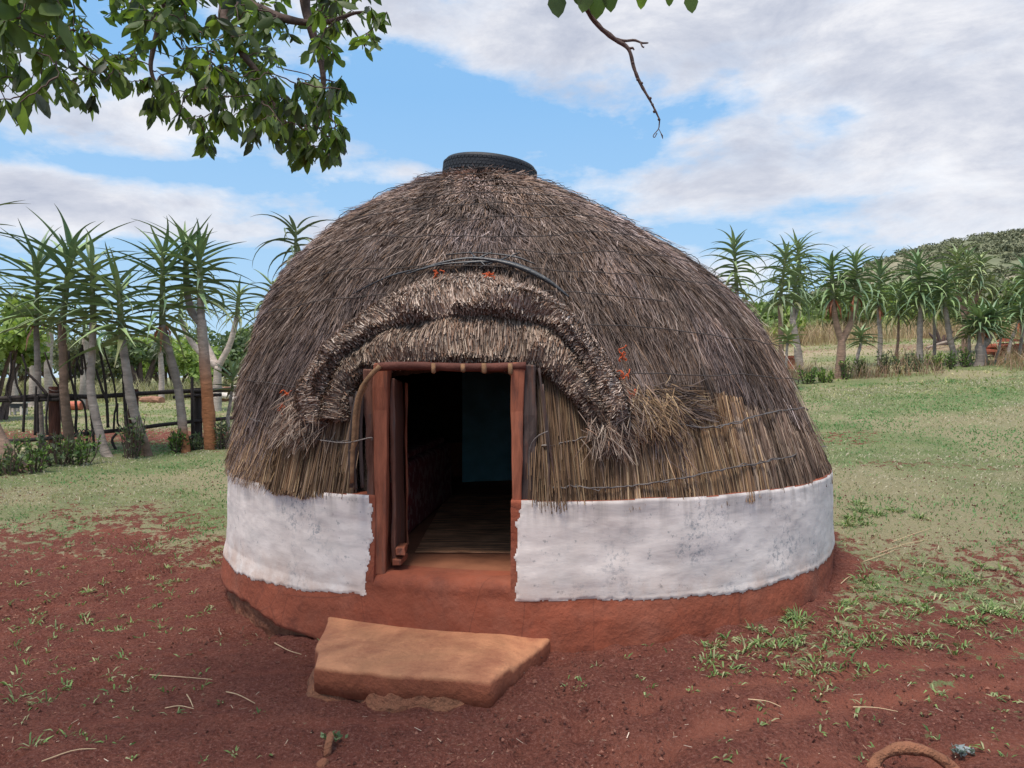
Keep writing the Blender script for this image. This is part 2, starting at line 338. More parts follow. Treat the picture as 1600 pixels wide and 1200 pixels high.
def gmask(x, y):
    """0 bare soil .. 1 grass"""
    n = (fbm(x, y, .55, 4, 21)-.5)*2.6+(fbm(x, y, 3.2, 3, 31)-.5)*1.5
    left = (y-4.6-.10*(x+3)+n*1.2)/3.4
    right = (y-(2.75-.08*(x-3))+n*.8)/2.6
    t = sstep(-.5, 1.6, x)
    g = left*(1-t)+right*t
    g = np.clip(g, 0, 1)
    hut = np.hypot(x-.14, y-6.0)
    g = g*sstep(2.22, 2.40, hut+(fbm(x, y, 5, 2, 3)-.5)*.5)
    # bare patches in the lawn
    bp = sstep(.56, .70, fbm(x*.6, y, .55, 4, 77))
    g = g*(1-.42*bp)
    # path behind the tree rows, worn ground behind the fence
    pr = np.exp(-((y-(21+.10*x)+(fbm(x, y, .4, 3, 8)-.5)*3)/1.0)**2)*sstep(4, 8, x)
    pl = np.exp(-((y-(11.6-.20*(x+5)))/1.5)**2)*(1-sstep(-2.5, -1.5, x))*.75
    return np.clip(g*(1-.12*pr)*(1-pl), 0, 1)
def axis(a, b, step, far, grow=1.09):
    c = list(np.arange(a, b, step)); st = step; x = c[-1]
    while x < far: st *= grow; x += st; c.append(x)
    st = step; x = c[0]; l = []
    while x > -far: st *= grow; x -= st; l.append(x)
    return np.array(l[::-1]+c)
gx = axis(-7, 8, .038, 2500); gy = axis(1.6, 12, .055, 2500); gy = np.concatenate([gy[gy < 1.6], np.arange(1.6, 5.2, .03), gy[gy > 5.22]])
X, Y = np.meshgrid(gx, gy, indexing='ij')
Z = GZ(X, Y)-.022*track(X, Y)
cl = ((fbm(X, Y, 15, 3, 44)-.5)*.034+(sstep(.55, .8, fbm(X, Y, 26, 2, 144)))*.010-.05*sstep(.60, .72, fbm(X, Y, 2.1, 3, 244))*(.3+fbm(X, Y, 12, 2, 7)))*(1-gmask(X, Y))*(np.hypot(X, Y) < 14); Z = Z+cl
# the ground is cut away under the hut floor
hut_r = np.hypot(X-.14, Y-6.0); Z = np.where(hut_r < 2.0, np.minimum(Z, .05), Z)
g = gmask(X, Y)
dryv = np.exp(-((Y-(21+.10*X))/1.2)**2)*sstep(4, 8, X)*.8+sstep(18, 34, Y)*sstep(3, 9, X)*.35+sstep(.42, .62, fbm(X, Y, .7, 5, 61))*.6
T = np.stack([g, np.clip(dryv, 0, 1), np.clip(track(X, Y)*.8, 0, 1)], -1)
mb = MB(); mb.grid(np.stack([X, Y, Z], -1), T); mb.build('ground', M['ground'], smooth=True, kind='structure')

# ------------------------------------------------------------ hill
def hillz(u, y):
    px = 800+u*F; rid = np.interp(px, [300, 700, 1000, 1180, 1260, 1370, 1440, 1500, 1600, 1800, 2200, 3000], [640, 620, 590, 482, 462, 400, 382, 374, 367, 360, 380, 420])
    H = (590-rid-9)/F
    t = sstep(120, 330, y)
    return 1.0+H*330*t*(1-.15*sstep(330, 520, y)*1.0)
uu = np.linspace(-.35, 1.7, 160); yy = np.linspace(118, 520, 90)
U, Yh = np.meshgrid(uu, yy, indexing='ij'); Xh = U*330*(.55+.45*Yh/330)*1.0
def hz_at(x, y): u = x/(330*(.55+.45*y/330)); return np.maximum(hillz(u, y), .2)+(fbm(x, y, .02, 4, 3)-.5)*9*sstep(150, 260, y)+(fbm(x, y, .12, 3, 6)-.5)*3*sstep(130, 200, y)
Zh = hz_at(Xh, Yh); Zh[:, 0] = -4
hc = lerp(np.array([.17, .185, .115]), np.array([.25, .23, .16]), sstep(.45, .62, fbm(Xh, Yh, .035, 4, 9))[..., None])  # distance haze put into the colour as a paler green
mb = MB(); mb.grid(np.stack([Xh, Yh, Zh], -1), hc); mb.build('hill', M['hill'], smooth=True, kind='structure')
# scrub covering the hill
def leafcloud(mb, cen, rad, n, size, cols, seed=0, flat=1., aspect=1.6, top=.0):
    r = np.random.default_rng(seed)
    d = unit(r.normal(size=(n, 3))); rr = r.random(n)**.45
    p = np.asarray(cen)+d*rr[:, None]*np.asarray(rad)
    a = unit(r.normal(size=(n, 3))); b = unit(np.cross(a, r.normal(size=(n, 3))))
    s_ = size*(.6+.8*r.random(n))
    v = np.stack([p-a*s_[:, None]*aspect*.5, p+b*s_[:, None]*.5, p+a*s_[:, None]*aspect*.5, p-b*s_[:, None]*.5], 1).reshape(-1, 3)
    c = np.asarray(cols); k = r.random(n)[:, None]; cc = c[0]*(1-k)+c[1]*k
    mb.add(v, np.arange(n*4).reshape(n, 4), np.repeat(cc, 4, 0))
r = np.random.default_rng(3)
NB = 4200
yb = 150+r.random(NB)**1.2*240; ub = r.uniform(.05, .85, NB); xb = ub*330*(.55+.45*yb/330)
keep = fbm(xb, yb, .03, 3, 19)+r.random(NB)*.5 > .50; xb, yb = xb[keep], yb[keep]; zb = hz_at(xb, yb)
mb = MB(); nq = 120
for i in range(len(xb)):
    s_ = r.uniform(1.2, 3.0)
    g0 = lerp(np.array([.185, .205, .130]), np.array([.25, .255, .165]), r.random())  # scrub lightened in its colour to stand for haze
    leafcloud(mb, (xb[i], yb[i], zb[i]+s_*.2), (s_, s_, s_*.65), nq, s_*.22, (g0*.88, g0*1.15), seed=i)
mb.build('hillside_scrub', M['hill'], kind='stuff')

# ------------------------------------------------------------ the hut
HC = np.array([.14, 6.0]); 
hut = empty('thatched_hut', (.14, 6.0, 0), 'low domed grass-thatched hut with white and red clay wall and open doorway', 'hut')
prof = np.array([(.60, 2.155, .126), (.66, 2.156, .120), (1.024, 2.058, .072), (1.422, 1.943, .030), (1.805, 1.758, -.039), (2.092, 1.522, -.107), (2.338, 1.227, -.171), (2.526, .94, -.212), (2.681, .66, -.232), (2.762, .43, -.24), (2.80, .0, -.24)])
# resample the profile smoothly by arc length (Catmull-Rom)
def crom(pts, n):
    pts = np.asarray(pts, float); pts = np.vstack([2*pts[0]-pts[1], pts, 2*pts[-1]-pts[-2]]); m_ = len(pts)-3
    t = np.linspace(0, m_-1e-6, n); k = t.astype(int); f = (t-k)[:, None]
    a, b, c, d = pts[k], pts[k+1], pts[k+2], pts[k+3]
    return .5*((2*b)+(c-a)*f+(2*a-5*b+4*c-d)*f**2+(3*b-3*c+d-a)*f**3)
pr_ = crom(prof, 240); sl = np.concatenate([[0], np.cumsum(np.hypot(*(np.diff(pr_[:, :2], axis=0).T)))]); sl /= sl[-1]
pr_[:, 1] = np.maximum(pr_[:, 1], 0)
PL = float(np.sum(np.hypot(*(np.diff(pr_[:, :2], axis=0).T))))
def dome(th, s, off=0.):
    th = np.asarray(th, float); s = np.clip(np.asarray(s, float), 0, 1)
    z = np.interp(s, sl, pr_[:, 0]); rr = np.interp(s, sl, pr_[:, 1]); cx = np.interp(s, sl, pr_[:, 2])
    e = .01
    s0 = np.clip(s-e, 0, 1); s1 = np.clip(s+e, 0, 1)
    dz = np.interp(s1, sl, pr_[:, 0])-np.interp(s0, sl, pr_[:, 0]); dr = np.interp(s1, sl, pr_[:, 1])-np.interp(s0, sl, pr_[:, 1])
    ln = np.hypot(dz, dr); dz, dr = dz/ln, dr/ln
    lump = (fbm(th*2.2+9, s*3, 1.5, 3, 12)-.5)*.07*np.clip(rr, 0, 1)
    n = np.stack([np.sin(th)*dz, -np.cos(th)*dz, -dr], -1)
    p = np.stack([cx+rr*np.sin(th), 6.0-rr*np.cos(th), z], -1)+n*(np.asarray(off)+lump)[..., None]
    tan = np.stack([np.sin(th)*dr, -np.cos(th)*dr, dz], -1)*-1.   # pointing downhill
    return p, n, tan
# arch over the door in (x, z) as seen on the dome's front
def project(px, py, off=0.):
    """point of the dome surface on the sight line through a photo pixel"""
    d = np.array([(px-800)/F, 1, (590-py)/F]); best = None; miss = (9, None)
    for t in np.arange(3.2, 6.5, .01):
        p = np.array([0, 0, EYE])+d*t
        if p[2] < .6: s_ = 0
        else: s_ = np.interp(p[2], pr_[:, 0], sl)
        rr = np.interp(s_, sl, pr_[:, 1]); cx = np.interp(s_, sl, pr_[:, 2])
        gap = np.hypot(p[0]-cx, p[1]-6)-rr
        if gap < miss[0]: miss = (gap, (p, s_, math.atan2(p[0]-cx, -(p[1]-6))))
        if gap <= 0: best = (p, s_, math.atan2(p[0]-cx, -(p[1]-6))); break
    p, s_, th = best or miss[1]; q, n, tn = dome(np.array(th), np.array(s_)); return q+n*off, n, th, s_
A1 = [(462, 668), (476, 600), (508, 545), (556, 497), (618, 456), (680, 434), (745, 428), (815, 442), (872, 472), (915, 515), (948, 560), (975, 602), (990, 645)]
B1 = [(512, 668), (520, 612), (546, 568), (590, 530), (640, 507), (695, 497), (745, 496), (800, 498), (850, 508), (890, 540), (918, 582), (940, 625), (955, 665)]
B2 = [(540, 660), (548, 622), (562, 596), (590, 578), (640, 570), (692, 568), (745, 569), (800, 571), (838, 576), (868, 592), (892, 615), (915, 640), (930, 672)]
def arcdata(L): 
    q = [project(x, y) for x, y in L]; return np.array([a[0] for a in q]), np.array([a[1] for a in q])
A1p, A1n = arcdata(A1); B1p, B1n = arcdata(B1); B2p, B2n = arcdata(B2)
poly = np.vstack([A1p[:, [0, 2]], [[A1p[-1, 0]+.0, .60]], [[A1p[0, 0], .60]]])
def inpoly(x, z, pg=poly):
    x = np.asarray(x); z = np.asarray(z); c = np.zeros(x.shape, bool)
    for (x1, z1), (x2, z2) in zip(pg, np.roll(pg, -1, 0)):
        hit = ((z1 > z) != (z2 > z)) & (x < (x2-x1)*(z-z1)/(z2-z1+1e-12)+x1); c ^= hit
    return c
# dark core shell (outer side thatch, inner side coloured dark for the room's shade), open at the door
ths = np.linspace(-math.pi, math.pi, 241); ss = np.linspace(0, 1, 90)
TH, SS = np.meshgrid(ths, ss, indexing='ij')
G, N_, _t = dome(TH, SS, -.075); Gi, _a, _b = dome(TH, SS, -.16)
cx_c = (G[:-1, :-1, 0]+G[1:, 1:, 0])/2; cz_c = (G[:-1, :-1, 2]+G[1:, 1:, 2])/2; cy_c = G[:-1, :-1, 1]
dooropen = (cx_c > -.78) & (cx_c < .10) & (cz_c < 1.40) & (cy_c < 6)
mb = MB(); mb.grid(G, mask=~dooropen); mb.grid(Gi, mask=~dooropen, mi=1, flip=True)
core = mb

def straw(mb, p, n, d, L, Wd, col, lift0=.0, lift1=.03, K=3, sag=0., taper=.45, roll=.9, follow=None):
    N = len(p); t = np.linspace(0, 1, K)[None, :, None]
    pts = p[:, None]+d[:, None]*L[:, None, None]*t+n[:, None]*((lift0+(lift1-lift0)*t)+(sag*4*t*(1-t)))
    ro = rng.normal(size=N)*roll
    side = unit(np.cross(d, n)); side = unit(side*np.cos(ro)[:, None]+n*np.sin(ro)[:, None])
    wd = Wd[:, None]*(1-taper*np.linspace(0, 1, K)[None]**2)
    mb.ribbons(pts, side[:, None], wd, col)
def pal(cols, N, jit=.18, wts=None):
    cols = np.asarray(cols); k = rng.choice(len(cols), N, p=wts); c = cols[k]
    return c*(1+jit*rng.normal(size=(N, 1))).clip(.45, 1.8)
GREY = [(.180, .137, .118), (.245, .195, .173), (.110, .079, .067), (.335, .280, .253), (.205, .138, .098), (.056, .040, .033)]
GW = [.30, .25, .17, .08, .12, .08]
TAN = [(.330, .215, .120), (.235, .150, .090), (.45, .32, .185), (.145, .095, .064), (.28, .20, .155)]
TW = [.28, .25, .15, .14, .18]
# main coat
N = 270000
th = np.where(rng.random(N) < .80, rng.uniform(-1.95, 1.95, N), rng.uniform(1.95, 2*math.pi-1.95, N))
u_ = rng.random(N*3); rr_ = np.interp(u_, sl, pr_[:, 1]); s_ = u_[rng.random(N*3) < (rr_+.12)/2.4][:N]; N = len(s_); th = th[:N]
L = rng.uniform(.075, .18, N)*(1+.5*(s_ < .3))
p, n, tn = dome(th, s_, 0.)
side = unit(np.cross(tn, n))
# the coat is laid in courses: tips collect in soft steps
course = (s_*13+.6*fbm(th*3, s_*2, 2., 3, 5)) % 1
tuft = (fbm(th*14, s_*9, 1.6, 3, 55)-.5)
cellr = hash2(np.floor(th*24+vnoise(s_*40, th*9, 2)), np.floor(s_*34+vnoise(th*30, s_*11, 3)), 8)-.5
slant = .12*rng.normal(size=N)+.42*cellr+.5*(fbm(th*2.5, s_*3, 1.4, 3, 71)-.5)+.22*(fbm(th*9, s_*6, 1.4, 2, 72)-.5)
d = unit(tn+side*slant[:, None])
tip = p+d*L[:, None]
front = p[:, 1] < 6
ins = (inpoly(p[:, 0], p[:, 2]) | inpoly(tip[:, 0], tip[:, 2]+.05)) & front
# right flank: the coat stops above the reed skirt
zcut = np.interp(th, [-.9, .30, .42, .62, .85, 1.15, 1.6, 2.2], [-1, -1, 1.13, 1.12, 1.02, .60, -1, -1])+(fbm(th*8, th, 1.2, 3, 4)-.5)*.14
cutz = (tip[:, 2] < zcut) & (th > .25) & (th < 1.8)
low = tip[:, 2] < .650+(rng.random(N)-.5)*.10
ok = ~(ins | cutz | low)
col = pal(GREY, N, .16, GW)
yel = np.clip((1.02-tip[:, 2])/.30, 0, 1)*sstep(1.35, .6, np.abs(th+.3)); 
col = col*(1+.85*sstep(.42, .80, s_))[:, None]*np.array([1, 1., 1.02]); rot = sstep(.56, .72, fbm(th*2.6, s_*5, 1.8, 4, 133))[:, None]; col = col*(1-.42*rot)          # light from above put into the paler top; matted, weathered patches
fresh = sstep(.60, .72, fbm(th*4.1, s_*3.3, 2.1, 4, 233))[:, None]; col = col*(1+.30*fresh*np.array([1.05, .98, .9]))
cell = hash2(np.floor(th*26+.8*vnoise(s_*40, th*9, 2)), np.floor(s_*46+.8*vnoise(th*30, s_*11, 3)), 5); col = col*(.86+.28*cell)[:, None]
yk = rng.random(N) < yel*.75
col[yk] = pal(TAN, N, .16, TW)[yk]
pur = sstep(.4, .7, fbm(th*3, s_*5, 1.5, 3, 33))[:, None]; col = col*(1+.22*(pur-.5))*lerp(np.array([1.04, 1., .93]), np.array([.99, .98, 1.01]), pur)
lift = .012+.030*rng.random(N)+.05*tuft
lift1 = lift+(.012+.028*course)*rng.uniform(.4, 1.5, N)
mb = MB(); I = np.where(ok)[0]
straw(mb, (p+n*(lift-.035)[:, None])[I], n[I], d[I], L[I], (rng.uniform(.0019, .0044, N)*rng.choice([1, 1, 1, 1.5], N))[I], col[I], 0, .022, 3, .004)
# loose stray ends that stand off the coat
I = I[rng.random(len(I)) < .018]
straw(mb, (p+n*lift[:, None])[I], n[I], unit(d+side*rng.normal(size=(N, 1))*.35)[I], L[I]*.9, np.full(len(I), .0030), col[I]*1.45, 0, .030, 3)
# eave: full ends along the bottom edge
N = 14000; th = np.where(rng.random(N) < .8, rng.uniform(-1.95, 1.95, N), rng.uniform(1.95, 2*math.pi-1.95, N))
s_ = rng.uniform(.005, .11, N); p, n, tn = dome(th, s_, 0.); side = unit(np.cross(tn, n))
zb = .640+(rng.random(N)-.5)*.05+(fbm(th*12, th, 1., 3, 3)-.5)*.07; L = np.clip((p[:, 2]-zb), .03, .5)
okk = ~((inpoly(p[:, 0], p[:, 2]) & (p[:, 1] < 6)) | ((th > .3) & (th < 1.2)))
col = pal(GREY, N, .16, GW); yk = rng.random(N) < .6*sstep(1.5, .6, np.abs(th+.3)); col[yk] = pal(TAN, N, .16, TW)[yk]
I = np.where(okk)[0]; lay = rng.random(N)
straw(mb, (p+n*(-.055+.055*lay)[:, None])[I], n[I], unit(tn+side*.09*rng.normal(size=(N, 1)))[I], L[I], rng.uniform(.003, .006, N)[I], col[I], 0, .012, 2)
thatch = core.build('thatch', [M['thatch_core'], M['inner_shade']], hut, smooth=True)
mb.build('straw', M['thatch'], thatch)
# reed skirt: long straight reeds right of the door and left of it, under the hood
def reeds(x0, x1, ztop, N, name, cols, wts, seed, zlow=.622, inn=-.012):
    """reeds standing between photo columns x0..x1 (as azimuths), ztop(th)"""
    mb = MB(); th = rng.uniform(x0, x1, N); zt = ztop(th)+(rng.random(N)-.5)*.14
    zb = zlow+(fbm(th*9, th*2, 1.7, 3, seed)-.5)*.10+(rng.random(N)-.5)*.04
    L = (zt-zb)*rng.uniform(.45, 1., N); zs = np.where(rng.random(N) < .6, zb+L, zt)
    s0 = np.interp(zs, pr_[:, 0], sl); p, n, tn = dome(th, s0, 0.); side = unit(np.cross(tn, n))
    clump = (fbm(th*22, th, 1.1, 3, seed+3)-.5)
    p = p+n*(inn+.035*rng.random(N)+.05*clump)[:, None]
    d = unit(tn+side*(.045*rng.normal(size=N)+.18*clump)[:, None])
    c = pal(cols, N, .17, wts)*lerp(.62, 1.08, sstep(-.2, .2, clump))[:, None]
    straw(mb, p, n, d, L, rng.uniform(.0035, .0075, N), c, 0, .006, 3, .008, .2)
    return mb.build(name, M['thatch'], hut)
REED = [(.33, .210, .120), (.24, .148, .086), (.47, .335, .20), (.145, .088, .056), (.27, .185, .13), (.085, .052, .036)]
RW = [.26, .24, .14, .14, .14, .08]
REEDG = [(.21, .150, .115), (.28, .200, .145), (.13, .090, .070), (.36, .27, .20), (.16, .105, .080)]
reeds(.02, .66, lambda t: np.interp(t, [0, .1, .25, .5, .7], [1.33, 1.33, 1.2, 1.17, 1.12]), 5600, 'reed_wall', REED, RW, 3)
reeds(.58, 1.35, lambda t: np.interp(t, [.5, .8, 1.0, 1.35], [1.12, 1.06, .95, .7]), 5200, 'reed_wall', REEDG, None, 9)
reeds(-.78, -.45, lambda t: np.interp(t, [-.8, -.6, -.45], [.95, 1.2, 1.26]), 2600, 'reed_wall', REED, RW, 15, .655, -.02)

# hood: two thick thatch rolls arching over the doorway
def hood(Ap, An, Bp, Bn, name, bulge, N, cols, wts, seed, lip=.0):
    K = 90
    A = crom(Ap, K); B = crom(Bp, K); NA = unit(crom(An, K)); NB_ = unit(crom(Bn, K))
    def srf(u, t, off=0.):
        k = u*(K-1); i = np.clip(k.astype(int), 0, K-2); f = (k-i)[:, None]
        a = A[i]*(1-f)+A[i+1]*f; b = B[i]*(1-f)+B[i+1]*f; nn = unit(NA[i]*(1-f)+NA[i+1]*f)
        tt = np.clip(t, 0, 1.12)[:, None]; w_ = np.linalg.norm(b-a, axis=1, keepdims=True)
        h = bulge*np.sin(np.clip(tt*.62, 0, 1)*math.pi)**1.5*np.clip(w_/.16, .4, 1)
        lump = ((fbm(u*13, t*2, 1.3, 3, seed)-.5)*.15)[:, None]
        return a+(b-a)*tt+nn*(h+off+lump*tt+.012), nn, unit(b-a)
    ug, tg = np.meshgrid(np.linspace(0, 1, 120), np.linspace(-.1, 1.0, 14), indexing='ij')
    pg, _, _ = srf(ug.ravel(), tg.ravel(), -.03); G = pg.reshape(120, 14, 3)
    mb = MB(); mb.grid(G)
    # cut underside going back to the dome
    last = G[:, -1]; nn = unit(np.interp(np.linspace(0, 1, 120), np.linspace(0, 1, K), np.arange(K))[:, None]*0+np.stack([np.interp(np.linspace(0, 1, 120), np.linspace(0, 1, K), NB_[:, j]) for j in range(3)], -1))
    back = last-nn*(bulge+.12); mb.grid(np.stack([last, (last+back)/2, back], 1))
    root = mb.build(name, M['thatch_core'], hut, smooth=True)
    mb = MB()
    u = rng.random(N); t0 = rng.uniform(-.12, .86, N); dt = rng.uniform(.28, .55, N)
    su = u+rng.normal(size=N)*.006+(fbm(u*9, t0, 1.5, 3, seed+4)-.5)*.045; 
    tt = np.minimum(t0+dt, 1.0+.10*rng.random(N)+.10*(fbm(u*30, u, 1., 2, seed)-.5))
    P0, n0, d0 = srf(u, t0); P2, _, _ = srf(np.clip(su, 0, 1), tt, .010); P1, _, _ = srf(np.clip((u+su)/2, 0, 1), (t0+tt)/2, .006)
    o = rng.uniform(-.022, .012, N)[:, None]*n0
    pts = np.stack([P0+o, P1+o, P2+o+n0*rng.uniform(-.01, .02, N)[:, None]], 1)
    ro = rng.normal(size=N)*.9; sd_ = unit(np.cross(d0, n0)); sd_ = unit(sd_*np.cos(ro)[:, None]+n0*np.sin(ro)[:, None])
    mb.ribbons(pts, sd_[:, None], np.repeat(rng.uniform(.0028, .0058, N)[:, None], 3, 1), pal(cols, N, .2, wts))
    # blunt ends bristling out of the lip
    N2 = N//3; u = rng.random(N2); Pl, nl, dl = srf(u, np.full(N2, .97)); dep = rng.uniform(0, bulge*.8, N2)
    st = Pl-nl*dep[:, None]; dd = unit(dl+nl*rng.normal(size=(N2, 1))*.25+unit(np.cross(dl, nl))*rng.normal(size=(N2, 1))*.3)
    en = st+dd*rng.uniform(.01, .055, N2)[:, None]; st = st-dd*.03
    mb.ribbons(np.stack([st, en], 1), unit(np.cross(dd, nl+rng.normal(size=(N2, 3))*.5))[:, None], np.full((N2, 2), .0042), pal(cols, N2, .25, wts)*.9)
    mb.build('straw', M['thatch'], root)
    return srf
HOODC = [(.33, .245, .200), (.43, .340, .285), (.20, .142, .112), (.54, .45, .38), (.27, .17, .12)]
HOODD = [(.26, .190, .150), (.34, .262, .210), (.15, .105, .082), (.44, .35, .275), (.21, .125, .085)]
hood(B1p-(B1p-A1p)*.28, B1n, B2p, B2n, 'thatch_roll', .10, 15000, HOODD, None, 5)
s1 = hood(A1p, A1n, B1p+(B1p-A1p)*.06, B1n, 'thatch_roll', .125, 17000, HOODC, None, 25)
# tied side bundle of loose straw on the right end of the hood
mb = MB(); N = 750
q0, n0, tha, sa = project(985, 600); q1, n1_, thb, sb = project(1075, 612)
th = rng.uniform(tha-.02, thb+.03, N); zz_ = rng.uniform(1.07, 1.26, N); s0 = np.interp(zz_, pr_[:, 0], sl); p, n, tn = dome(th, s0, .02)
bx = (th-(tha+thb)/2)/(thb-tha+.03)*2; kp = (bx**2+((zz_-1.16)/.10)**2+(rng.random(N)-.5)*.7) < 1.0; p, n, tn = p[kp], n[kp], tn[kp]; N = len(p)
side = unit(np.cross(tn, n)); sgn = np.where(rng.random(N) < .8, 1., -.3)
d = unit(side*-1.*sgn[:, None]+tn*(rng.normal(size=N)*.30+.35)[:, None])
if (side[0, 0] > 0): d = unit(side*1.*-sgn[:, None]+tn*(rng.normal(size=N)*.30+.35)[:, None])
straw(mb, p, n, d, rng.uniform(.07, .22, N), rng.uniform(.003, .0055, N), pal(TAN[1:]+GREY[:2], N, .2)*.85, 0, .012, 3, .008)
mb.build('straw_bundle', M['thatch'], hut)

mb = MB()
for (x, y, sx, sy, n_) in ((962, 640, 26, 40, 800), (938, 672, 22, 16, 380), (490, 655, 26, 26, 800), (1010, 640, 40, 24, 700)):
    q = [project(x+sx*a_, y+sy*b_) for a_, b_ in rng.normal(size=(60, 2)).clip(-1.6, 1.6)*.6]; k = rng.integers(0, 60, n_)
    p = np.array([a[0] for a in q])[k]+rng.normal(size=(n_, 3))*.025; n = np.array([a[1] for a in q])[k]
    down = unit(np.array([0, 0, -1.])-n*(n@np.array([0, 0, -1.]))[:, None]); side = np.cross(down, n); sw = (1 if x > 700 else -1)*.35
    d = unit(down+side*(rng.normal(size=(n_, 1))*.65-sw)+n*rng.uniform(.0, .35, (n_, 1)))
    straw(mb, p+n*rng.uniform(.02, .09, n_)[:, None], n, d, rng.uniform(.05, .17, n_), rng.uniform(.0028, .005, n_), pal(HOODD if x < 1000 else TAN, n_, .2), 0, .01, 3, .01)
mb.build('loose_straw', M['thatch'], hut)
# cords that net the thatch down
for k, sv_ in enumerate([.205, .285, .35, .405, .455, .50, .55, .60, .65, .70, .745, .79, .835, .88]):
    t = np.linspace(-math.pi, math.pi, 260); wv = sv_+.010*np.sin(t*3+k)+.012*(fbm(t*3+k*7, t*0, 2., 3, k)-.5)
    p, n, tn = dome(t, wv, .052+.014*(fbm(t*20, t*0+k, 1., 2, k)-.5)); vis = ~(inpoly(p[:, 0], p[:, 2]) & (p[:, 1] < 6)); c0, c1 = [(-4, 4), (-.2, 1.2), (-1.2, .5), (-4, 4), (.0, 1.7)][k % 5]; vis &= (t > c0) & (t < c1)
    run = np.split(np.arange(260), np.where(~vis)[0])
    for rr_ in run:
        rr_ = [i for i in rr_ if vis[i]]
        if len(rr_) > 5: mb = MB(); mb.tube(p[rr_], .0028, 4, cap=False); mb.build('binding_cord', M['cord'], hut)
for k, pts in enumerate([[(845, 700), (900, 688), (960, 672), (1030, 663), (1085, 672), (1130, 665), (1180, 650), (1240, 640), (1262, 645)],
                         [(862, 765), (900, 762), (950, 764), (1000, 758), (1060, 748), (1120, 735), (1170, 727), (1220, 716), (1275, 700)],
                         [(400, 655), (470, 680), (520, 690), (560, 690)]]):
    q = crom([project(x, y, .042)[0] for x, y in pts], 60); q = q+rng.normal(size=q.shape)*.003
    mb = MB(); mb.tube(q, .0034 if k < 2 else .003, 5)
    if k < 2: mb.tube(q+rng.normal(size=q.shape)*.005, .003, 5)
    mb.build('tie_wire', M['wire'], hut)
# black plastic strip tucked along the top of the hood
mb = MB()
for pts, wd in (([(655, 432), (700, 419), (745, 413), (800, 424), (850, 446), (885, 472)], .020), ([(640, 436), (690, 424), (740, 419), (790, 420)], .012), ([(735, 402), (745, 412), (760, 426)], .007), ([(700, 408), (745, 404), (800, 412), (835, 424)], .006), ([(725, 424), (770, 404)], .006), ([(750, 428), (812, 406)], .005), ([(560, 468), (610, 442), (655, 430)], .007)):
    q = [project(x, y, .055) for x, y in pts]; c = crom(np.array([a[0] for a in q]), 30); nn = np.mean([a[1] for a in q], 0)
    dd = unit(np.gradient(c, axis=0)); sd_ = unit(np.cross(dd, nn)); a = .5*np.sin(np.linspace(0, 5, 30))[:, None]
    sd_ = unit(sd_+nn*a); w_ = wd*np.sin(np.linspace(.25, 2.9, 30))[:, None]
    G = np.stack([c-sd_*w_, c+nn*w_*.5, c+sd_*w_, c-nn*.008], 1); G = np.concatenate([G, G[:, :1]], 1); mb.grid(G)
mb.build('plastic_strip', M['plastic'], hut, smooth=True)
for k, (x, y) in enumerate([(766, 440), (686, 436), (961, 566), (965, 598), (974, 624), (951, 680), (940, 688), (463, 617), (458, 642)]):
    c, n, _, _ = project(x, y, .10 if k > 1 and k < 5 else .055); mb = MB()
    for j in range(5):
        q = c+np.cumsum(np.random.default_rng(k*9+j).normal(size=(6, 3))*[.011, .004, .010], 0); mb.tube(q, .0034, 5)
    mb.build('twine_knot', M['twine'], hut, smooth=True)

# ---- clay wall
TL = math.asin((-.715-.13)/2.2); TR = math.asin((-.005-.13)/2.2)   # azimuths of the door jambs
def wr(th, z):
    th = (np.asarray(th)+math.pi) % (2*math.pi)-math.pi
    base = np.interp(z, [-.5, -.05, .10, .2, .4, .70], [2.245, 2.24, 2.222, 2.200, 2.192, 2.185])
    base = base-.05*sstep(.7, 1.25, th)*(1-sstep(.0, .22, z))
    base = base+(fbm(th*5, z*4, 1.0, 4, 41)-.5)*.026+(fbm(th*2, z*1.5, 1.2, 2, 42)-.5)*.03
    # undercut where the skin has broken off at the foot
    edge = -.055+.07*(fbm(th*9, th*0, 1.3, 4, 14)-.5)+np.interp(th, [-1.7, -.9, -.45, 0, 1.7], [.0, -.01, -.075, -.03, .075])
    return base-.055*(1-sstep(-.008, .008, z-edge)), edge
def wp(th, z, r): return np.stack([HC[0]+r*np.sin(th)-.012*(z < 9), HC[1]-r*np.cos(th), z+0*r], -1)
def wtop(th):
    th = (np.asarray(th)+math.pi) % (2*math.pi)-math.pi
    return .678+(fbm(th*5, th*0, 1.4, 3, 91)-.5)*.03
# full-height wall, everywhere but the doorway
tw = np.linspace(TR, 2*math.pi+TL, 560); zs = np.linspace(-.4, 1, 1)
lev = np.linspace(0, 1, 64); TW2, LV = np.meshgrid(tw, lev, indexing='ij'); ZW = -.40+(wtop(TW2)+.40)*LV
rw, ed = wr(TW2, ZW); G = wp(TW2, ZW, rw)
rim = wp(tw, wtop(tw)-.002, rw[:, -1]-.03)[:, None]; inn = wp(tw, wtop(tw)-.002, tw*0+2.03)[:, None]; inb = wp(tw, tw*0+.1, tw*0+2.03)[:, None]
mb = MB(); mb.grid(np.concatenate([G, rim, inn, inb], 1))
for idx in (0, -1):   # jamb faces
    a = G[idx]; b = wp(np.full(64, tw[idx]), ZW[idx], np.full(64, 2.03)); mb.grid(np.stack([a, lerp(a, b, .5)+rng.normal(size=a.shape)*.004, b], 1))
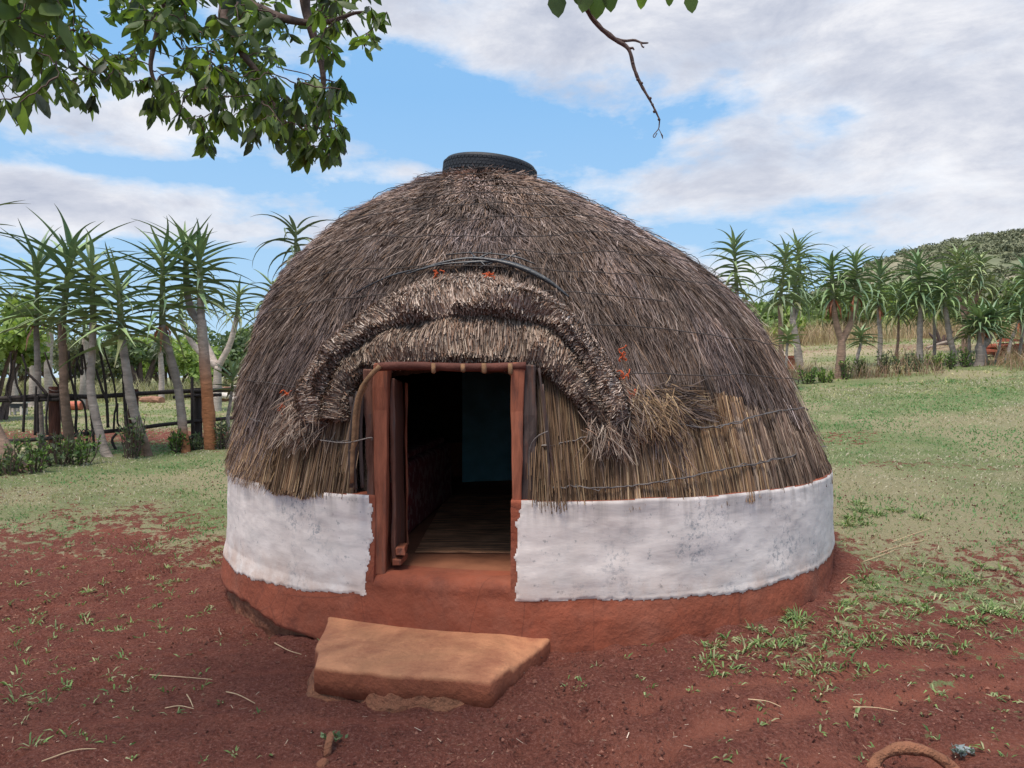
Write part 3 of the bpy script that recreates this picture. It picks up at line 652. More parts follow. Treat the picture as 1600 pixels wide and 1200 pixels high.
# threshold under the doorway
ts = np.linspace(TL-.002, TR+.002, 60); FL = .285
def sill(th): return FL+.0*th
l2 = np.linspace(0, 1, 44); T2, L2 = np.meshgrid(ts, l2, indexing='ij'); Z2 = -.4+(FL-.012+.4)*L2; r2, _ = wr(T2, Z2)
r2 = r2-.03*sstep(FL-.06, FL, Z2)**2
G2 = wp(T2, Z2, r2); e1 = wp(ts, ts*0+FL, r2[:, -1]-.03)[:, None]; e2 = wp(ts, ts*0+FL+.002, ts*0+2.10)[:, None]; e3 = wp(ts, ts*0+FL, ts*0+1.98)[:, None]
mb.grid(np.concatenate([G2, e1, e2, e3], 1))
wall = mb.build('clay_wall', M['plaster'], hut, smooth=True)
# rough clay exposed under the broken skin
mb = MB(); tt_ = np.linspace(-1.9, 1.9, 400); zz2 = np.linspace(-.4, .02, 24); TT, ZZ = np.meshgrid(tt_, zz2, indexing='ij')
rr2 = 2.196+(fbm(TT*14, ZZ*14, 1., 4, 6)-.5)*.045+.03*(ZZ < -.2); mb.grid(wp(TT, ZZ, rr2)); mb.build('wall_footing', M['clay'], hut, smooth=True)
# limewash coats, a few millimetres proud of the clay, with ragged brushed edges
def coat(t0, t1, seed, lowf, jag=.012):
    na = int((t1-t0)*2.2/.006); nz = 112
    tt = np.linspace(t0-.03, t1+.03, na); zl = np.linspace(.02, .70, nz); TT, ZZ = np.meshgrid(tt, zl, indexing='ij')
    wob = (fbm(TT*30, ZZ*12, 1.6, 4, seed)-.5)
    dl = np.minimum(TT-t0, t1-TT)*2.2+wob*.06+(fbm(TT*0, ZZ*5, 1.4, 3, seed+1)-.5)*.05*(np.minimum(np.abs(TT-t0), np.abs(TT-t1)) < .2)
    if t1-t0 > 3: dl = dl
    db = ZZ-lowf(TT)-wob*.030-(fbm(TT*6, TT*0, 1.4, 3, seed+2)-.5)*.03
    dtp = wtop(TT)+.002-ZZ
    inside = np.minimum(np.minimum(dl, db), dtp)
    rr, _ = wr(TT, ZZ); off = .006*sstep(0, .018, inside)+.0012
    G = wp(TT, ZZ, rr+off); m_ = inside > 0
    mask = m_[:-1, :-1] & m_[1:, 1:] & m_[:-1, 1:] & m_[1:, :-1]
    mb = MB(); mb.grid(G, mask=mask); return mb.build('limewash', M['white'], hut, smooth=True)
lowR = lambda t: np.interp(t, [-.1, .1, .5, .8, 1.1, 1.3, 1.7, 3, 6], [.195, .185, .165, .165, .17, .175, .13, .12, .12])
lowL = lambda t: np.interp(t, [-2.6, -1.6, -1.3, -1.0, -.7, -.45, -.3], [.12, .13, .11, .085, .12, .16, .18])
coat(TR+.012, 2.6, 51, lowR); coat(-2.6, TL-.012, 52, lowL)

# floor, inner wall, things of the interior
mb = MB(); a = np.linspace(0, 2*math.pi, 49); mb.grid(np.stack([np.stack([HC[0]+0*a, HC[1]+0*a, 0*a+FL-.004], -1), np.stack([HC[0]+2.06*np.cos(a), HC[1]+2.06*np.sin(a), 0*a+FL-.004], -1)], 1))
mb.build('floor', M['floor'], hut)
mb = MB(); a = np.linspace(math.radians(20), math.radians(113), 30)
mb.grid(np.stack([np.stack([HC[0]+1.60*np.cos(a), HC[1]+1.60*np.sin(a), 0*a+z], -1) for z in (.27, 1.72)], 1))
mb.build('inner_wall', M['teal'], hut, smooth=True, label='teal painted inner wall at the back of the hut')
# door frame
def prism(quad_lo, quad_hi, name, mat, parent, bevel=.008, nseg=10, jit=.003, **tg):
    """post with four-cornered ends, subdivided along its length"""
    a = np.asarray(quad_lo, float); b = np.asarray(quad_hi, float); t = np.linspace(0, 1, nseg)[:, None, None]
    G = a[None]+(b-a)[None]*t; G = G+np.random.default_rng(len(name)*7+nseg).normal(size=G.shape)*jit
    mb = MB(); mb.grid(np.concatenate([G, G[:, :1]], 1)); n0 = (nseg-1)*5
    mb.add(G[0], [(0, 1, 2, 3)]); mb.add(G[-1], [(3, 2, 1, 0)])
    o = mb.build(name, mat, parent); 
    if bevel:
        m2 = o.modifiers.new('weld', 'WELD'); m2.merge_threshold = .0005
        m3 = o.modifiers.new('bevel', 'BEVEL'); m3.width = bevel; m3.segments = 2; m3.limit_method = 'ANGLE'
    if tg: tag(o, **tg)
    return o
def q4(xl, xr, z, y0, y1, dx=0.): return [(xl, y0, z), (xr, y0, z), (xr+dx, y1, z), (xl+dx, y1, z)]
Yl, Yr = 3.975, 3.85
prism(q4(P(585, 897, Yl)[0], P(601, 897, Yl)[0], FL-.01, Yl+.01, Yl+.13), q4(P(581, 0, Yl)[0], P(606, 0, Yl)[0], 1.375, Yl+.01, Yl+.13), 'door_post', M['post'], hut)
prism(q4(P(571, 897, Yl)[0], P(584, 897, Yl)[0], (.655), Yl+.035, Yl+.12), q4(P(565, 0, Yl)[0], P(580, 0, Yl)[0], 1.34, Yl+.035, Yl+.12), 'door_board', M['greyboard_post_shade'], hut)  # side face of the left post, its shade put into the darker colour
prism(q4(P(801, 0, Yr)[0], P(812, 0, Yr)[0], FL-.01, Yr, Yr+.13), q4(P(798, 0, Yr)[0], P(820, 0, Yr)[0], 1.375, Yr, Yr+.13), 'door_post', M['post'], hut)
prism(q4(P(812, 0, Yr)[0], P(842, 0, Yr)[0], .62, Yr+.02, Yr+.10), q4(P(819, 0, Yr)[0], P(836, 0, Yr)[0], 1.36, Yr+.02, Yr+.10), 'door_board', M['darkwood'], hut)
mb = MB(); mb.tube(np.stack([lerp(P(590, 573, 3.90), P(822, 573, 3.83), t)+np.array([0, .03, .004*math.sin(t*7)]) for t in np.linspace(0, 1, 14)]), .022, 12, jit=.04); mb.build('lintel', M['lintel'], hut, smooth=True)
for k, (x, y, l, rd) in enumerate([(677, 574, .05, .011), (723, 575, .035, .012), (756, 574, .05, .013), (797, 574, .06, .012)]):
    c = P(x, y, 3.83); mb = MB(); mb.tube([c+(0, 0, .02), c+(.002, -.002, -l*.5), c+(.006 if k == 3 else 0, -.002, -l*.62)], [rd*.9, rd, rd*.5], 8); mb.build('peg', M['stick'], hut, smooth=True)
# bent withies bundled beside the left post
for k, (pts, rd) in enumerate([([(594, 572), (575, 592), (562, 614), (556, 640), (552, 690), (549, 755)], .014), ([(572, 600), (562, 625), (558, 660), (556, 690), (548, 706)], .012), ([(560, 612), (552, 650), (547, 700), (549, 762)], .013), ([(548, 620), (556, 680), (553, 730), (556, 765)], .011), ([(566, 610), (563, 680), (566, 762)], .012)]):
    q = crom([P(x, y, 3.91+.02*k) for x, y in pts], 20); mb = MB(); mb.tube(q, rd*np.linspace(1, .8, 20), 7, jit=.06, seed=k); mb.build('withy', M['stick'] if k in (0, 1) else M['darkwood'], hut, smooth=True)
for k, (pts, rd) in enumerate([([(842, 575), (850, 640), (856, 700), (860, 775)], .006), ([(848, 600), (858, 690), (872, 780)], .005)]):
    q = crom([P(x, y, 3.84) for x, y in pts], 16); mb = MB(); mb.tube(q, rd, 7, jit=.05, seed=k+9); mb.build('withy', M['darkwood'], hut, smooth=True)
mb = MB(); mb.tube(crom([P(826, 742, 3.80), P(828, 700, 3.79), P(840, 682, 3.78), P(856, 674, 3.79)], 8), .003, 5)
mb.build('tie_wire', M['wire'], hut); mb = MB(); mb.tube(crom([P(500, 688, 3.92), P(540, 692, 3.90), P(578, 684, 3.915), P(581, 688, 3.92)], 14), .0032, 5); mb.build('tie_wire', M['wire'], hut)
# door leaf swung inward, chipped, with a broken cleat at its foot
door = prism([(-.640, 4.05, .325), (-.612, 4.05, .325), (-.618, 4.48, .345), (-.650, 4.48, .345)], [(-.640, 4.05, 1.30), (-.618, 4.05, 1.30), (-.640, 4.50, 1.28), (-.664, 4.50, 1.28)], 'door', M['greyboard_post_shade'], hut)
prism([(-.612, 4.44, .33), (-.600, 4.44, .33), (-.628, 4.53, .33), (-.640, 4.53, .33)], [(-.616, 4.44, 1.27), (-.604, 4.44, 1.27), (-.632, 4.53, 1.27), (-.644, 4.53, 1.27)], 'door_batten', M['post'], door, .004)
for k, z in enumerate((.33, .385)):
    mb = MB(); mb.box((-.600+.01*k, 4.10, z), (.05, .16, .035), rz=.15*k-.1, jit=.004); mb.build('door_cleat', M['post'], door, bevel=.004)
# bench-bed with patterned cloth, and a mat on the floor
bed = empty('cloth_covered_bed', (-.85, 5.6, FL), 'low bed under a dark red patterned cloth inside the hut on the left', 'bed')
mb = MB(); mb.box((-.90, 5.65, FL+.235), (.62, 1.75, .46), rz=-.10, taper=(.97, .99), jit=.005); mb.build('bedding', M['cloth'], bed, bevel=.03)
mb = MB(); mb.box((-.92, 5.65, FL+.49), (.56, 1.6, .05), rz=-.10); mb.build('blanket', M['cloth'], bed, bevel=.02)
def mesh_mat():
    mb = MB(); a, b = np.meshgrid(np.linspace(-.56, .62, 40), np.linspace(4.43, 6.6, 90), indexing='ij')
    z = FL+.008+(fbm(a, b, 5, 3, 2)-.5)*.012; mb.grid(np.stack([a, b, z], -1)); mb.grid(np.stack([a, b, z-.006], -1), flip=True)
    e = np.stack([np.stack([a[:, 0], b[:, 0], z[:, 0]], -1), np.stack([a[:, 0], b[:, 0], z[:, 0]-.006], -1)], 1); mb.grid(e)
    tag(mb.build('floor_mat', M['mat']), 'brown woven grass mat on the floor just inside the doorway', 'mat')
mesh_mat()

# ---- front step
def make_step():
    st = empty('door_step', (-.45, 3.45, 0), 'flat red clay step slab with a slanted right end in front of the doorway', 'step')
    zt = .035
    top = [P(512, 966, 1), P(690, 972, 1), P(858, 992, 1), P(838, 1010, 1), P(768, 1064, 1), P(620, 1056, 1), P(486, 1042, 1), P(497, 1005, 1)]
    pts = []
    for p in top:
        t = (EYE-zt)/(EYE-p[2]); pts.append((p[0]*t, t))
    pts = np.array(pts); 
    pts[0:3, 1] += .30; pts[0, 0] -= .05; pts[2, 0] += .14; pts[2, 1] -= .04
    # dense outline
    out = []
    for a, b in zip(pts, np.roll(pts, -1, 0)): out += [a+(b-a)*t for t in np.linspace(0, 1, 14, endpoint=False)]
    out = np.array(out); c = out.mean(0); n = len(out); mb = MB()
    tl = lambda x: .028*(-(x+.45))*.6
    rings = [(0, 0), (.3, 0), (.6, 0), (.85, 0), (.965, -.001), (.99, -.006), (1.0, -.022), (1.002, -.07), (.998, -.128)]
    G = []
    ringc = np.array([lerp(np.array([.50, .225, .115]), np.array([.27, .085, .043]), float(sstep(.004, .024, -dz))) for f, dz in rings]+[[.22, .07, .04]])  # sides: redder paint, with the shade of upright faces put into the colour
    for f, dz in rings:
        q = c+(out-c)*f; q = q+(fbm(q*8+3, q[:, ::-1]*8, 1, 2, 4)-.5)[..., None][:, 0]*.030*(f > .9)
        zz = zt+dz+(fbm(q[:, 0], q[:, 1], 5, 3, 8)-.5)*.014-.02*(q[:, 0] > .0)
        if dz <= -.11: zz = zz-(fbm(q[:, 0], q[:, 1], 9, 4, 18)-.5)*.024
        G.append(np.stack([q[:, 0], q[:, 1], zz], -1))
    q = G[-1].copy(); q[:, :2] = c+(q[:, :2]-c)*.93; G.append(q)
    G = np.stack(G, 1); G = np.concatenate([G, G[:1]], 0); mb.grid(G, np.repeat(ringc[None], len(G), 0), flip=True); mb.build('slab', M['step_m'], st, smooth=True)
    mb = MB(); G = []
    for f, z in ((.88, -.03), (.93, -.075), (.975, -.12), (1.02, -.20), (1.04, -.3)):
        q = c+np.array([-.05, -.012])+(out-c)*f*np.array([1., 1.0]); nz = (fbm(q[:, 0], q[:, 1], 9, 4, 28)-.5)
        q = q+unit(q-c)*nz[:, None]*.09
        G.append(np.stack([q[:, 0], q[:, 1], z+nz*.03], -1))
    G = np.stack(G, 1); G = np.concatenate([G, G[:1]], 0); mb.grid(G, flip=True); mb.build('footing', M['clay'], st, smooth=True)
make_step()

# ---- tyre on top of the roof
def make_tyre():
    R0, w_ = .362, .155; c = np.array([-.172, 5.93, 2.865]); tilt = R(6.)
    t = empty('tyre', tuple(c), 'worn black car tyre lying flat on top of the thatched dome', 'tyre')
    pro = []
    for k in np.linspace(0, 1, 9): pro.append((R0-.012*(2*k-1)**2, -w_*.36+w_*.72*k))
    pro = [(R0-.135, -w_*.36), (R0-.11, -w_*.46), (R0-.05, -w_*.5), (R0-.018, -w_*.44)]+pro+[(R0-.018, w_*.44), (R0-.05, w_*.5), (R0-.11, w_*.46), (R0-.135, w_*.36), (R0-.145, w_*.2), (R0-.12, 0), (R0-.145, -w_*.2), (R0-.135, -w_*.36)]
    pro = np.array(pro); a = np.linspace(0, 2*math.pi, 145)
    def rot(v): x, y, z = v[..., 0], v[..., 1], v[..., 2]; return np.stack([x*math.cos(tilt)+z*math.sin(tilt), y, -x*math.sin(tilt)+z*math.cos(tilt)], -1)+c
    G = np.stack([pro[:, 0][None]*np.cos(a)[:, None], pro[:, 0][None]*np.sin(a)[:, None], pro[:, 1][None]+0*a[:, None]], -1)
    mb = MB(); mb.grid(rot(G)); mb.build('casing', M['rubber'], t, smooth=True)
    mb = MB()
    for row, (zc, h) in enumerate(((-.036, .018), (-.012, .018), (.012, .018), (.036, .018))):
        for j in range(66):
            a0 = (j+.5*(row % 2)+.02*row)/66*2*math.pi; da = 2*math.pi/66*.40
            v = []
            for rr_ in (R0-.014, R0+.0015):
                for (aa, z) in ((a0-da, zc-h/2), (a0+da, zc-h/2), (a0+da+.02, zc+h/2), (a0-da+.02, zc+h/2)): v.append((rr_*math.cos(aa), rr_*math.sin(aa), z))
            mb.add(rot(np.array(v)), [(4, 5, 6, 7), (0, 1, 5, 4), (1, 2, 6, 5), (2, 3, 7, 6), (3, 0, 4, 7)])
    mb.build('tread', M['rubber'], t)
make_tyre()

# ============================================================ plants and yard
def hit(px, py, lo=2.0, hi=140.):
    """where the sight line through a photo pixel meets the ground"""
    t = np.arange(lo, hi, .02); p = P(px, py, 1.)-np.array([0, 0, EYE])
    z = EYE+p[2]*t; g_ = GZ(p[0]*t, t); k = np.where(z <= g_)[0]
    t = t[k[0]] if len(k) else hi*.5
    return np.array([p[0]*t, t, float(GZ(p[0]*t, t))])
def onground(px, Y): x = (px-800)/F*Y; return np.array([x, Y, float(GZ(x, Y))])

def aloe_leaves(mb, top, axis_, H, n, L, droop, seed, wid=.075, cols=None, e_top=74, e_low=-4, wind=0.):
    r = np.random.default_rng(seed); K = 9
    i = np.arange(n); t = (i+.5)/n; a = R(137.5)*i+r.normal(size=n)*.25+seed
    base = np.asarray(top)-np.asarray(axis_)*H*t[:, None]**1.0
    e0 = R(1)*(e_top+(e_low-e_top)*t**.55+r.normal(size=n)*8)
    Ln = 1.1*L*np.clip(.5+2.2*t, .5, 1.)*r.uniform(.72, 1.15, n); bend = R(1)*droop*r.uniform(.65, 1.35, n)*np.clip(.45+1.1*t, 0, 1)
    s_ = np.linspace(0, 1, K); el_ = e0[:, None]-bend[:, None]*s_[None]**1.15
    ds = (Ln/(K-1))[:, None]
    hx = np.cumsum(np.cos(el_)*ds, 1)-np.cos(el_[:, :1])*ds; hz_ = np.cumsum(np.sin(el_)*ds, 1)-np.sin(el_[:, :1])*ds
    az_ = a[:, None]+(r.normal(size=n)*.22)[:, None]*s_[None]**1.5
    dirh = np.stack([np.cos(az_), np.sin(az_), 0*az_], -1)
    pts = base[:, None]+dirh*(hx+.025)[..., None]+np.array([0, 0, 1.])*hz_[..., None]
    pts[..., 0] += wind*(s_**2)[None]*Ln[:, None]
    tang = unit(np.gradient(pts, axis=1)); side = unit(np.cross(tang, np.array([0, 0, 1.])+dirh*1e-3)); nrm = np.cross(side, tang)
    wv = wid*(1-s_)**.75*(.75+.35*np.sin(math.pi*np.clip(s_*1.6, 0, 1)))+.003
    wv = wv[None]*r.uniform(.85, 1.15, n)[:, None]; th_ = wv*.30
    Lf = pts-side*wv[..., None]*.5+nrm*(wv*.16)[..., None]; Rt = pts+side*wv[..., None]*.5+nrm*(wv*.16)[..., None]
    Up = pts-nrm*(wv*.02)[..., None]; Dn = pts-nrm*th_[..., None]
    G = np.stack([Lf, Up, Rt, Dn], 2)
    v = G.reshape(-1, 3); b = (np.arange(n)*K*4)[:, None, None]+(np.arange(K-1)*4)[None, :, None]
    q = np.arange(4)[None, None]; q2 = (q+1) % 4
    f = np.stack([b+q, b+q2, b+4+q2, b+4+q], -1).reshape(-1, 4)
    c = cols if cols is not None else np.array([(.060, .105, .050), (.085, .140, .055), (.050, .088, .055)])
    k = r.integers(0, len(c), n); cc = c[k]*r.uniform(.8, 1.25, (n, 1))
    C = cc[:, None]*np.ones((1, K, 1))*1.15; b0 = np.exp(-s_*9)[None, :, None]; C = C*(1-b0*.6)+np.array([.20, .22, .08])*b0*.6
    tipf = sstep(.72, 1., s_)[None, :, None]*.5; C = C*(1-tipf)+np.array([.12, .075, .05])*tipf
    old = (t > .86)[:, None, None]*r.random((n, 1, 1)); C = C*(1-.5*old)+np.array([.17, .12, .06])*.5*old
    mb.add(v, f, np.repeat(C.reshape(-1, 3), 4, 0))
PALE, BROWN, ORNG = np.array([.36, .30, .26]), np.array([.22, .145, .105]), np.array([.36, .15, .07])
def aloe(label, group, base, heads, seed, r0=.075, tone=PALE, low=None, lowh=.5, mid=None, Lpx=None, droop=55, nleaf=54, wid=.075, dead=0, cols=None, wind=0., split=None, lean=0.):
    """heads: (px, py of the crown's foot, crown height in px, leaf length in px, depth offset)"""
    base = np.asarray(base, float); Y = base[1]
    root = empty('aloe_tree', tuple(base), label, 'aloe tree', group)
    if group == GL: r0 = r0*.86; nleaf = int(nleaf*.70); wid = wid*.95
    r = np.random.default_rng(seed); mbt = MB()
    hp = [P(h[0], h[1], Y+h[4]) for h in heads]
    sp_ = base+np.array([0, 0, -.08])
    start = None
    if split is not None: start = P(split[0], split[1], Y)
    for j, h in enumerate(hp):
        if start is not None:
            if j == 0:
                c = crom([sp_, lerp(sp_, start, .5)+r.normal(size=3)*.02, start], 14); cc = np.repeat(tone[None], 14, 0); mbt_n = len(c)
                mbt.tube(c, r0*np.linspace(1.25, .9, 14)*(1+.05*r.normal(size=14)), 10, np.repeat(colr(c, tone, low, lowh, base, r), 10, 0), jit=.04, seed=seed)
            a = start-np.array([0, 0, .05]); mid_ = lerp(a, h, .5)+np.array([(h[0]-a[0])*.12, 0, -.05])
            c = crom([a, mid_, h], 14); rad = r0*np.linspace(.85, .6, 14)
        else:
            m1 = lerp(sp_, h, .5)+np.array([lean+r.normal()*.02, r.normal()*.05, 0]); m0 = lerp(sp_, m1, .25)+np.array([lean*.3, 0, 0])
            c = crom([sp_, m0, m1, lerp(m1, h, .55), h], 22); rad = r0*(np.interp(np.linspace(0, 1, 22), [0, .08, .3, 1], [1.35, 1.08, .9, .68])+.035*r.normal(size=22))
        mbt.tube(c, rad, 10, np.repeat(colr(c, tone, low, lowh, base, r), 10, 0), jit=.03, seed=seed+j)
    mbt.build('trunk', M['aloe_trunk'], root, smooth=True)
    for j, (h, hh) in enumerate(zip(hp, heads)):
        k = (Y+hh[4])/F; H = hh[2]*k; L = hh[3]*k
        up = unit(np.array([r.normal()*.06, r.normal()*.06, 1.])); m = MB(); top = h+up*H
        m.tube([h, h+up*H*.5, top], [r0*.66, r0*.55, r0*.3], 8, np.repeat(np.array([(.17, .19, .08)]), 24, 0))
        aloe_leaves(m, top, up, H*1.05, nleaf, L, droop, seed*7+j, wid, cols, wind=wind)
        m.build('crown', M['leaf'], root, smooth=False)
        if dead:
            m = MB(); n = dead; a = r.uniform(0, 6.28, n); l = r.uniform(.14, .36, n)*1.1; s0 = h+np.stack([np.cos(a)*r0*.75, np.sin(a)*r0*.75, r.uniform(-.12, .08, n)], -1)
            d = unit(np.stack([np.cos(a)*.35, np.sin(a)*.35, -np.ones(n)], -1)); pts = np.stack([s0, s0+d*l[:, None]*.5+np.stack([np.cos(a), np.sin(a), 0*a], -1)*.03, s0+d*l[:, None]], 1)
            sd_ = unit(np.cross(d, np.stack([np.cos(a), np.sin(a), 0*a], -1)+.2*r.normal(size=(n, 3))))
            m.ribbons(pts, sd_[:, None], np.array([.045, .035, .008])[None]*np.ones((n, 1)), pal([(.40, .13, .06), (.30, .13, .07), (.42, .22, .12)], n))
            m.build('dry_leaves', M['leaf'], root)
    return root
def colr(c, tone, low, lowh, base, r):
    h = c[:, 2]-base[2]; col = tone[None]*(1+.10*r.normal(size=(len(c), 1)))
    if low is not None: f = (1-sstep(lowh*.6, lowh*1.3, h))[:, None]; col = col*(1-f)+low*f
    return col
GL = 'aloe trees along the fence left of the hut'; GR = 'aloe trees in the row right of the hut'; GB = 'aloe trees standing far back on the left'
DK = np.array([(.130, .205, .095), (.175, .260, .105), (.11, .180, .095), (.22, .30, .125)])
BL = np.array([(.165, .235, .115), (.215, .285, .125), (.14, .205, .11)])
YG = np.array([(.200, .265, .115), (.26, .315, .13), (.15, .215, .105)])
# ---- left row, along the fence
aloe('thick leaning aloe cut by the left edge of the photo, crown mostly outside', GL, hit(36, 736), [(-78, 440, 105, 118, 0)], 1, r0=.13, tone=BROWN*1.25, droop=50, nleaf=60, wid=.085, lean=-.22, cols=DK)
aloe('thin straight aloe right behind the leftmost leaning trunk, orange dry leaf at its collar', GL, hit(66, 706), [(57, 508, 110, 100, .1)], 2, r0=.055, tone=PALE*.9, droop=52, cols=DK, dead=3)
aloe('tall brown-trunked aloe beside the first squared fence post, broad spiky crown', GL, hit(111, 708), [(98, 506, 125, 112, 0)], 3, r0=.075, tone=BROWN*1.1, droop=42, nleaf=58, wid=.09, cols=DK)
aloe('pale aloe trunk curving left above its foot between the two tall sticks, ragged crown', GL, hit(173, 714), [(146, 504, 100, 92, .15)], 4, r0=.068, tone=PALE*1.05, droop=56, cols=BL, lean=-.12)
aloe('pale aloe leaning left with its foot in the dense bush, crown lower than its neighbours', GL, hit(232, 712), [(191, 532, 95, 96, -.1)], 5, r0=.08, tone=PALE*.95, low=BROWN, lowh=.25, droop=48, cols=DK, nleaf=50)
aloe('grey aloe leaning left just beside the blackened post, orange mark under its crown', GL, hit(290, 706), [(254, 508, 118, 98, 0)], 6, r0=.078, tone=PALE*.85, low=ORNG, lowh=.3, droop=46, cols=DK, dead=4)
aloe('tallest left aloe with orange-brown lower trunk and a double crown', GL, hit(330, 702), [(314, 466, 85, 92, 0), (292, 452, 70, 88, .25)], 7, r0=.082, tone=PALE*.92, low=ORNG, lowh=1.15, droop=48, nleaf=44, cols=DK, split=(315, 500))
aloe('small young aloe on a thin stem close to the left side of the hut', GL, hit(363, 694), [(362, 612, 34, 40, 0)], 8, r0=.035, tone=PALE, droop=22, nleaf=26, wid=.06, cols=YG)
aloe('pale aloe rising behind the upper left shoulder of the thatched dome, drooping leaves', GL, onground(468, 12.5), [(463, 402, 48, 76, 0)], 9, r0=.06, tone=PALE, droop=105, nleaf=34, wid=.07, cols=np.array([(.13, .18, .10), (.10, .15, .09)]))
aloe('aloe half hidden behind the left edge of the thatch, only leaves showing', GL, onground(428, 12.0), [(428, 520, 80, 64, 0)], 10, r0=.06, tone=PALE, droop=80, nleaf=40, cols=BL)
aloe('forked white-stemmed aloe behind the fence with three open crowns', GB, onground(338, 19.), [(282, 500, 36, 46, 0), (371, 494, 40, 48, 0), (312, 485, 30, 40, .6)], 11, r0=.10, tone=PALE*1.25, droop=75, nleaf=34, wid=.07, cols=YG, split=(340, 572))
aloe('slim far aloe on a single white stem beyond the lawn', GB, onground(252, 26.), [(251, 550, 28, 24, 0)], 12, r0=.11, tone=PALE*1.3, droop=70, nleaf=36, wid=.07, cols=np.array([(.12, .15, .11)]))
for k, (px, Y, hy, L, lb) in enumerate([(22, 21, 500, 50, 'blurred pale-stemmed aloe far behind the leftmost trunk'), (50, 24, 528, 40, 'far pale aloe seen between the first two trunks on the left'), (78, 22, 512, 44, 'far white-stemmed aloe seen just left of the brown trunk'), (128, 23, 520, 42, 'far aloe seen between the brown trunk and the curving pale trunk')]):
    aloe(lb, GB, onground(px, Y), [(px-6+4*k, hy, 34, L, 0)], 20+k, r0=.12, tone=PALE*1.15, droop=80, nleaf=34, wid=.07, cols=BL)
# ---- right row
def RA(label, b, heads, seed, **k): 
    k.setdefault('cols', [BL, YG, DK][seed % 3]); k.setdefault('droop', 88); k.setdefault('wid', .066); k.setdefault('nleaf', 52); k['r0'] = k.get('r0', .07)*.78
    return aloe(label, GR, b, [(h+(0,))[:5] for h in heads], seed, **k)
RA('aloe crown rising closest to the right shoulder of the dome, stem hidden by thatch', onground(1152, 13.5), [(1151, 455, 78, 56)], 31, r0=.07, cols=BL)
RA('tall aloe just left of the pair by the hut edge, brownish upper stem', onground(1222, 14.), [(1218, 476, 85, 56)], 32, r0=.07, tone=BROWN*1.4, cols=BL)
RA('tall pale aloe nearest the right edge of the hut with two stacked crowns', hit(1252, 584), [(1238, 474, 52, 54), (1250, 440, 58, 56, .3)], 33, r0=.09, tone=PALE*1.1, split=(1238, 500), cols=BL, nleaf=46)
RA('forked aloe with a brown V-shaped trunk and orange-red dry leaves under both crowns', hit(1311, 592), [(1301, 468, 62, 54), (1338, 466, 62, 56)], 34, r0=.10, tone=BROWN*1.35, split=(1315, 530), dead=16, cols=DK)
RA('small low aloe rosette beside the base of the dome at the right', onground(1232, 13.2), [(1230, 536, 18, 26)], 35, r0=.04, nleaf=26, droop=40, cols=YG, wid=.055)
RA('young aloe with an open rosette between the forked trunk and the next tall stem', hit(1334, 584), [(1345, 536, 20, 30)], 36, r0=.055, nleaf=28, droop=45, tone=PALE*1.1, cols=BL, wid=.06)
RA('straight white-based aloe with a reddish collar right of the forked one', hit(1374, 572), [(1372, 478, 58, 50)], 37, r0=.075, tone=PALE*1.1, dead=5, cols=DK)
RA('thin-stemmed aloe with a loose crown leaning right of the red-collared one', hit(1398, 570), [(1404, 494, 48, 42)], 38, r0=.045, tone=BROWN*1.2, cols=YG, nleaf=44)
RA('stout straight aloe in the middle of the right row with a wide full crown', hit(1437, 572), [(1438, 476, 72, 58)], 39, r0=.09, tone=PALE*.95, cols=DK, nleaf=74)
RA('slender aloe with a white foot right of the stout one, small crown', hit(1460, 568), [(1459, 486, 34, 38)], 40, r0=.05, tone=PALE*1.1, cols=BL, nleaf=40)
RA('aloe leaning left with a thick pale foot before the tall far crown', hit(1497, 572), [(1476, 480, 55, 46)], 41, r0=.085, tone=PALE*.95, cols=DK, nleaf=54)
RA('highest yellow-green aloe behind the right row with three crowns', onground(1507, 19.), [(1509, 462, 64, 46), (1492, 440, 46, 42, .3), (1531, 452, 50, 42, -.3)], 42, r0=.09, tone=BROWN*1.2, split=(1506, 490), cols=YG, nleaf=46)
RA('small pale-stemmed aloe with a light green rosette left of the thick double trunk', hit(1517, 571), [(1514, 524, 20, 26)], 43, r0=.05, nleaf=28, droop=45, tone=PALE*1.1, cols=YG, wid=.055)
RA('squat aloe with a thick double trunk and a dense dark green crown', hit(1531, 571), [(1533, 516, 30, 50), (1549, 512, 26, 44, .1)], 44, r0=.13, tone=PALE*.9, split=(1531, 540), droop=60, nleaf=54, dead=4, cols=DK)
RA('tiny aloe on a thin stem in front of the red stone pile', hit(1554, 566), [(1564, 528, 10, 15)], 45, r0=.035, nleaf=20, droop=30, tone=PALE, cols=YG, wid=.045)
RA('aloe with a slanting pale stem in front of the red stones, dark crown', hit(1572, 563), [(1593, 500, 34, 40)], 46, r0=.05, tone=PALE*1.1, nleaf=44, cols=DK, dead=5)
RA('aloe cut by the right edge of the photo, thin upright stem', hit(1592, 560), [(1606, 458, 48, 46)], 47, r0=.05, tone=PALE, nleaf=44, cols=DK)

